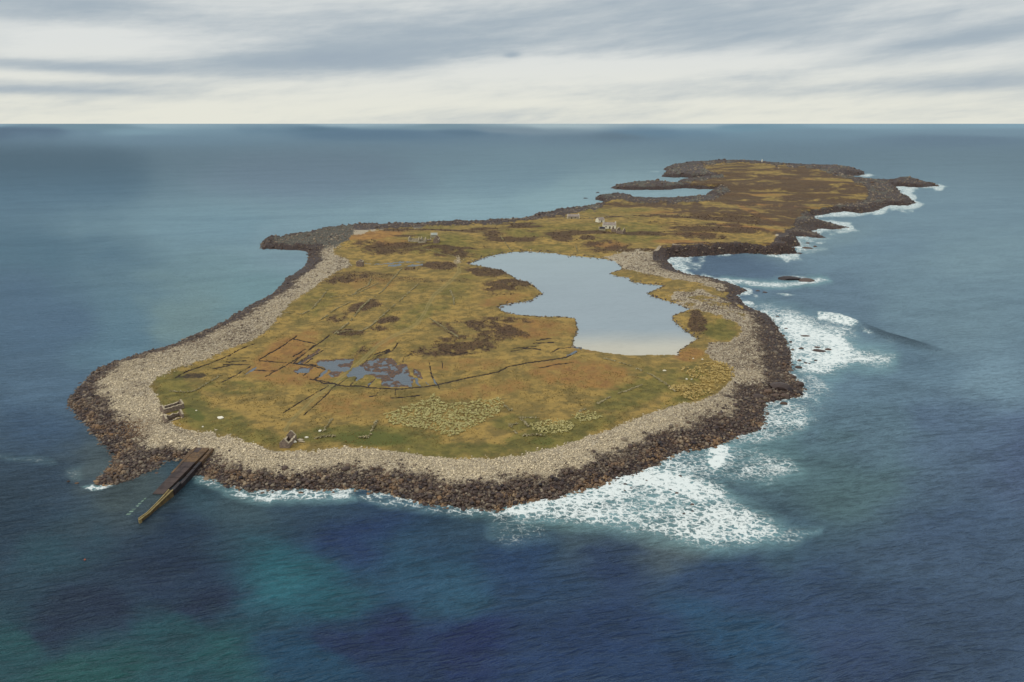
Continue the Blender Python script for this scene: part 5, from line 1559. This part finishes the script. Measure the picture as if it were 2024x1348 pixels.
# retaining wall on the sea side
R0, R1 = P3(420, 884, 3.7), P3(341, 968, 2.0)
wdir = Vector((0.55, -0.12, 0))
for i in range(6):
    p, q = R0.lerp(R1, i / 6 + .002), R0.lerp(R1, (i + 1) / 6 - .002)
    if i < 5:
        p.z -= 0.3 + .1 * i
        q.z -= 0.3 + .1 * i
    prism('retaining_wall', loc([p - wdir, q - wdir, q + wdir, p + wdir]), 4.0, CONK if i > 1 else CONB, slip)
# weed covered breakwater beyond the foot
Bm = [(338, 968.5, 2.3), (324, 983, 1.9), (309, 998, 1.3), (293, 1014, 0.95), (276, 1026, 1.0)]
for i in range(4):
    p, q = P3(*Bm[i]), P3(*Bm[i + 1])
    w0, w1 = (0.7, 0.5, 0.36, 0.36, 0.42)[i], (0.7, 0.5, 0.36, 0.36, 0.42)[i + 1]
    p2, q2 = p.lerp(q, .004), p.lerp(q, .996)
    sd_ = Vector(((q - p).y, -(q - p).x, 0)).normalized()
    if sd_.x < 0:
        sd_ = -sd_
    prism('breakwater_wall', loc([p2 - sd_ * w0, q2 - sd_ * w1, q2 + sd_ * w1, p2 + sd_ * w0]), 3.5, WEED, slip)
    for s in (-1, 1):
        prism('parapet', loc([a + Vector((0, 0, .28)) for a in (p2 + sd_ * (s * w0 - .16), q2 + sd_ * (s * w1 - .16), q2 + sd_ * (s * w1 + .16), p2 + sd_ * (s * w0 + .16))]), .277, simple_mat('yellow_weed', lin(124, 108, 70), lin(152, 136, 92), .8, .8, .3) if i == 0 and s == -1 else bpy.data.materials['yellow_weed'], slip)
prism('end_wall', loc([P3(273, 1026.5, 1.3), P3(275, 1028, 1.3), P3(280, 1025.5, 1.3), P3(278, 1024, 1.3)]), 2.5, bpy.data.materials['yellow_weed'], slip)
# sunken kerb, just awash
p, q = P3(288, 984, .10), P3(250, 1020, .06)
for i in range(7):
    a, b = p.lerp(q, i / 7), p.lerp(q, i / 7 + .08)
    wv3 = Vector((.35 + .05 * i, 0.05, 0))
    prism('sunken_kerb', loc([a - wv3, b - wv3, b + wv3, a + wv3]), 1.0, simple_mat('green_weed', lin(84, 108, 96), lin(110, 134, 118), .6, .5, .3) if i == 0 else bpy.data.materials['green_weed'], slip)
# mooring post at the head of the ramp
x, y, z = on_land(np.array(395.), np.array(885.))
post = make_mesh('mooring_post', *lathe([(0.22, -.4), (0.2, 1.3), (0.3, 1.34), (0.3, 1.5), (0.12, 1.6)], 8), WHITE)
post.location = (float(x), float(y), 3.3)
tag(post, 'short white post at the head of the slipway', 'post')
# buoy
by = make_mesh('mooring_buoy', *lathe([(0.1, -.5), (.25, -.2), (.3, .05), (.22, .2), (.08, .25), (.06, .4)], 10), simple_mat('orange_buoy_paint', lin(150, 84, 66), lin(160, 92, 72), 1, .5, .05))
bx_, by_ = ground_pt(168, 1107)
by.location = (float(bx_), float(by_), 0.1)
tag(by, 'tiny orange buoy alone on the water left of the breakwater', 'buoy')
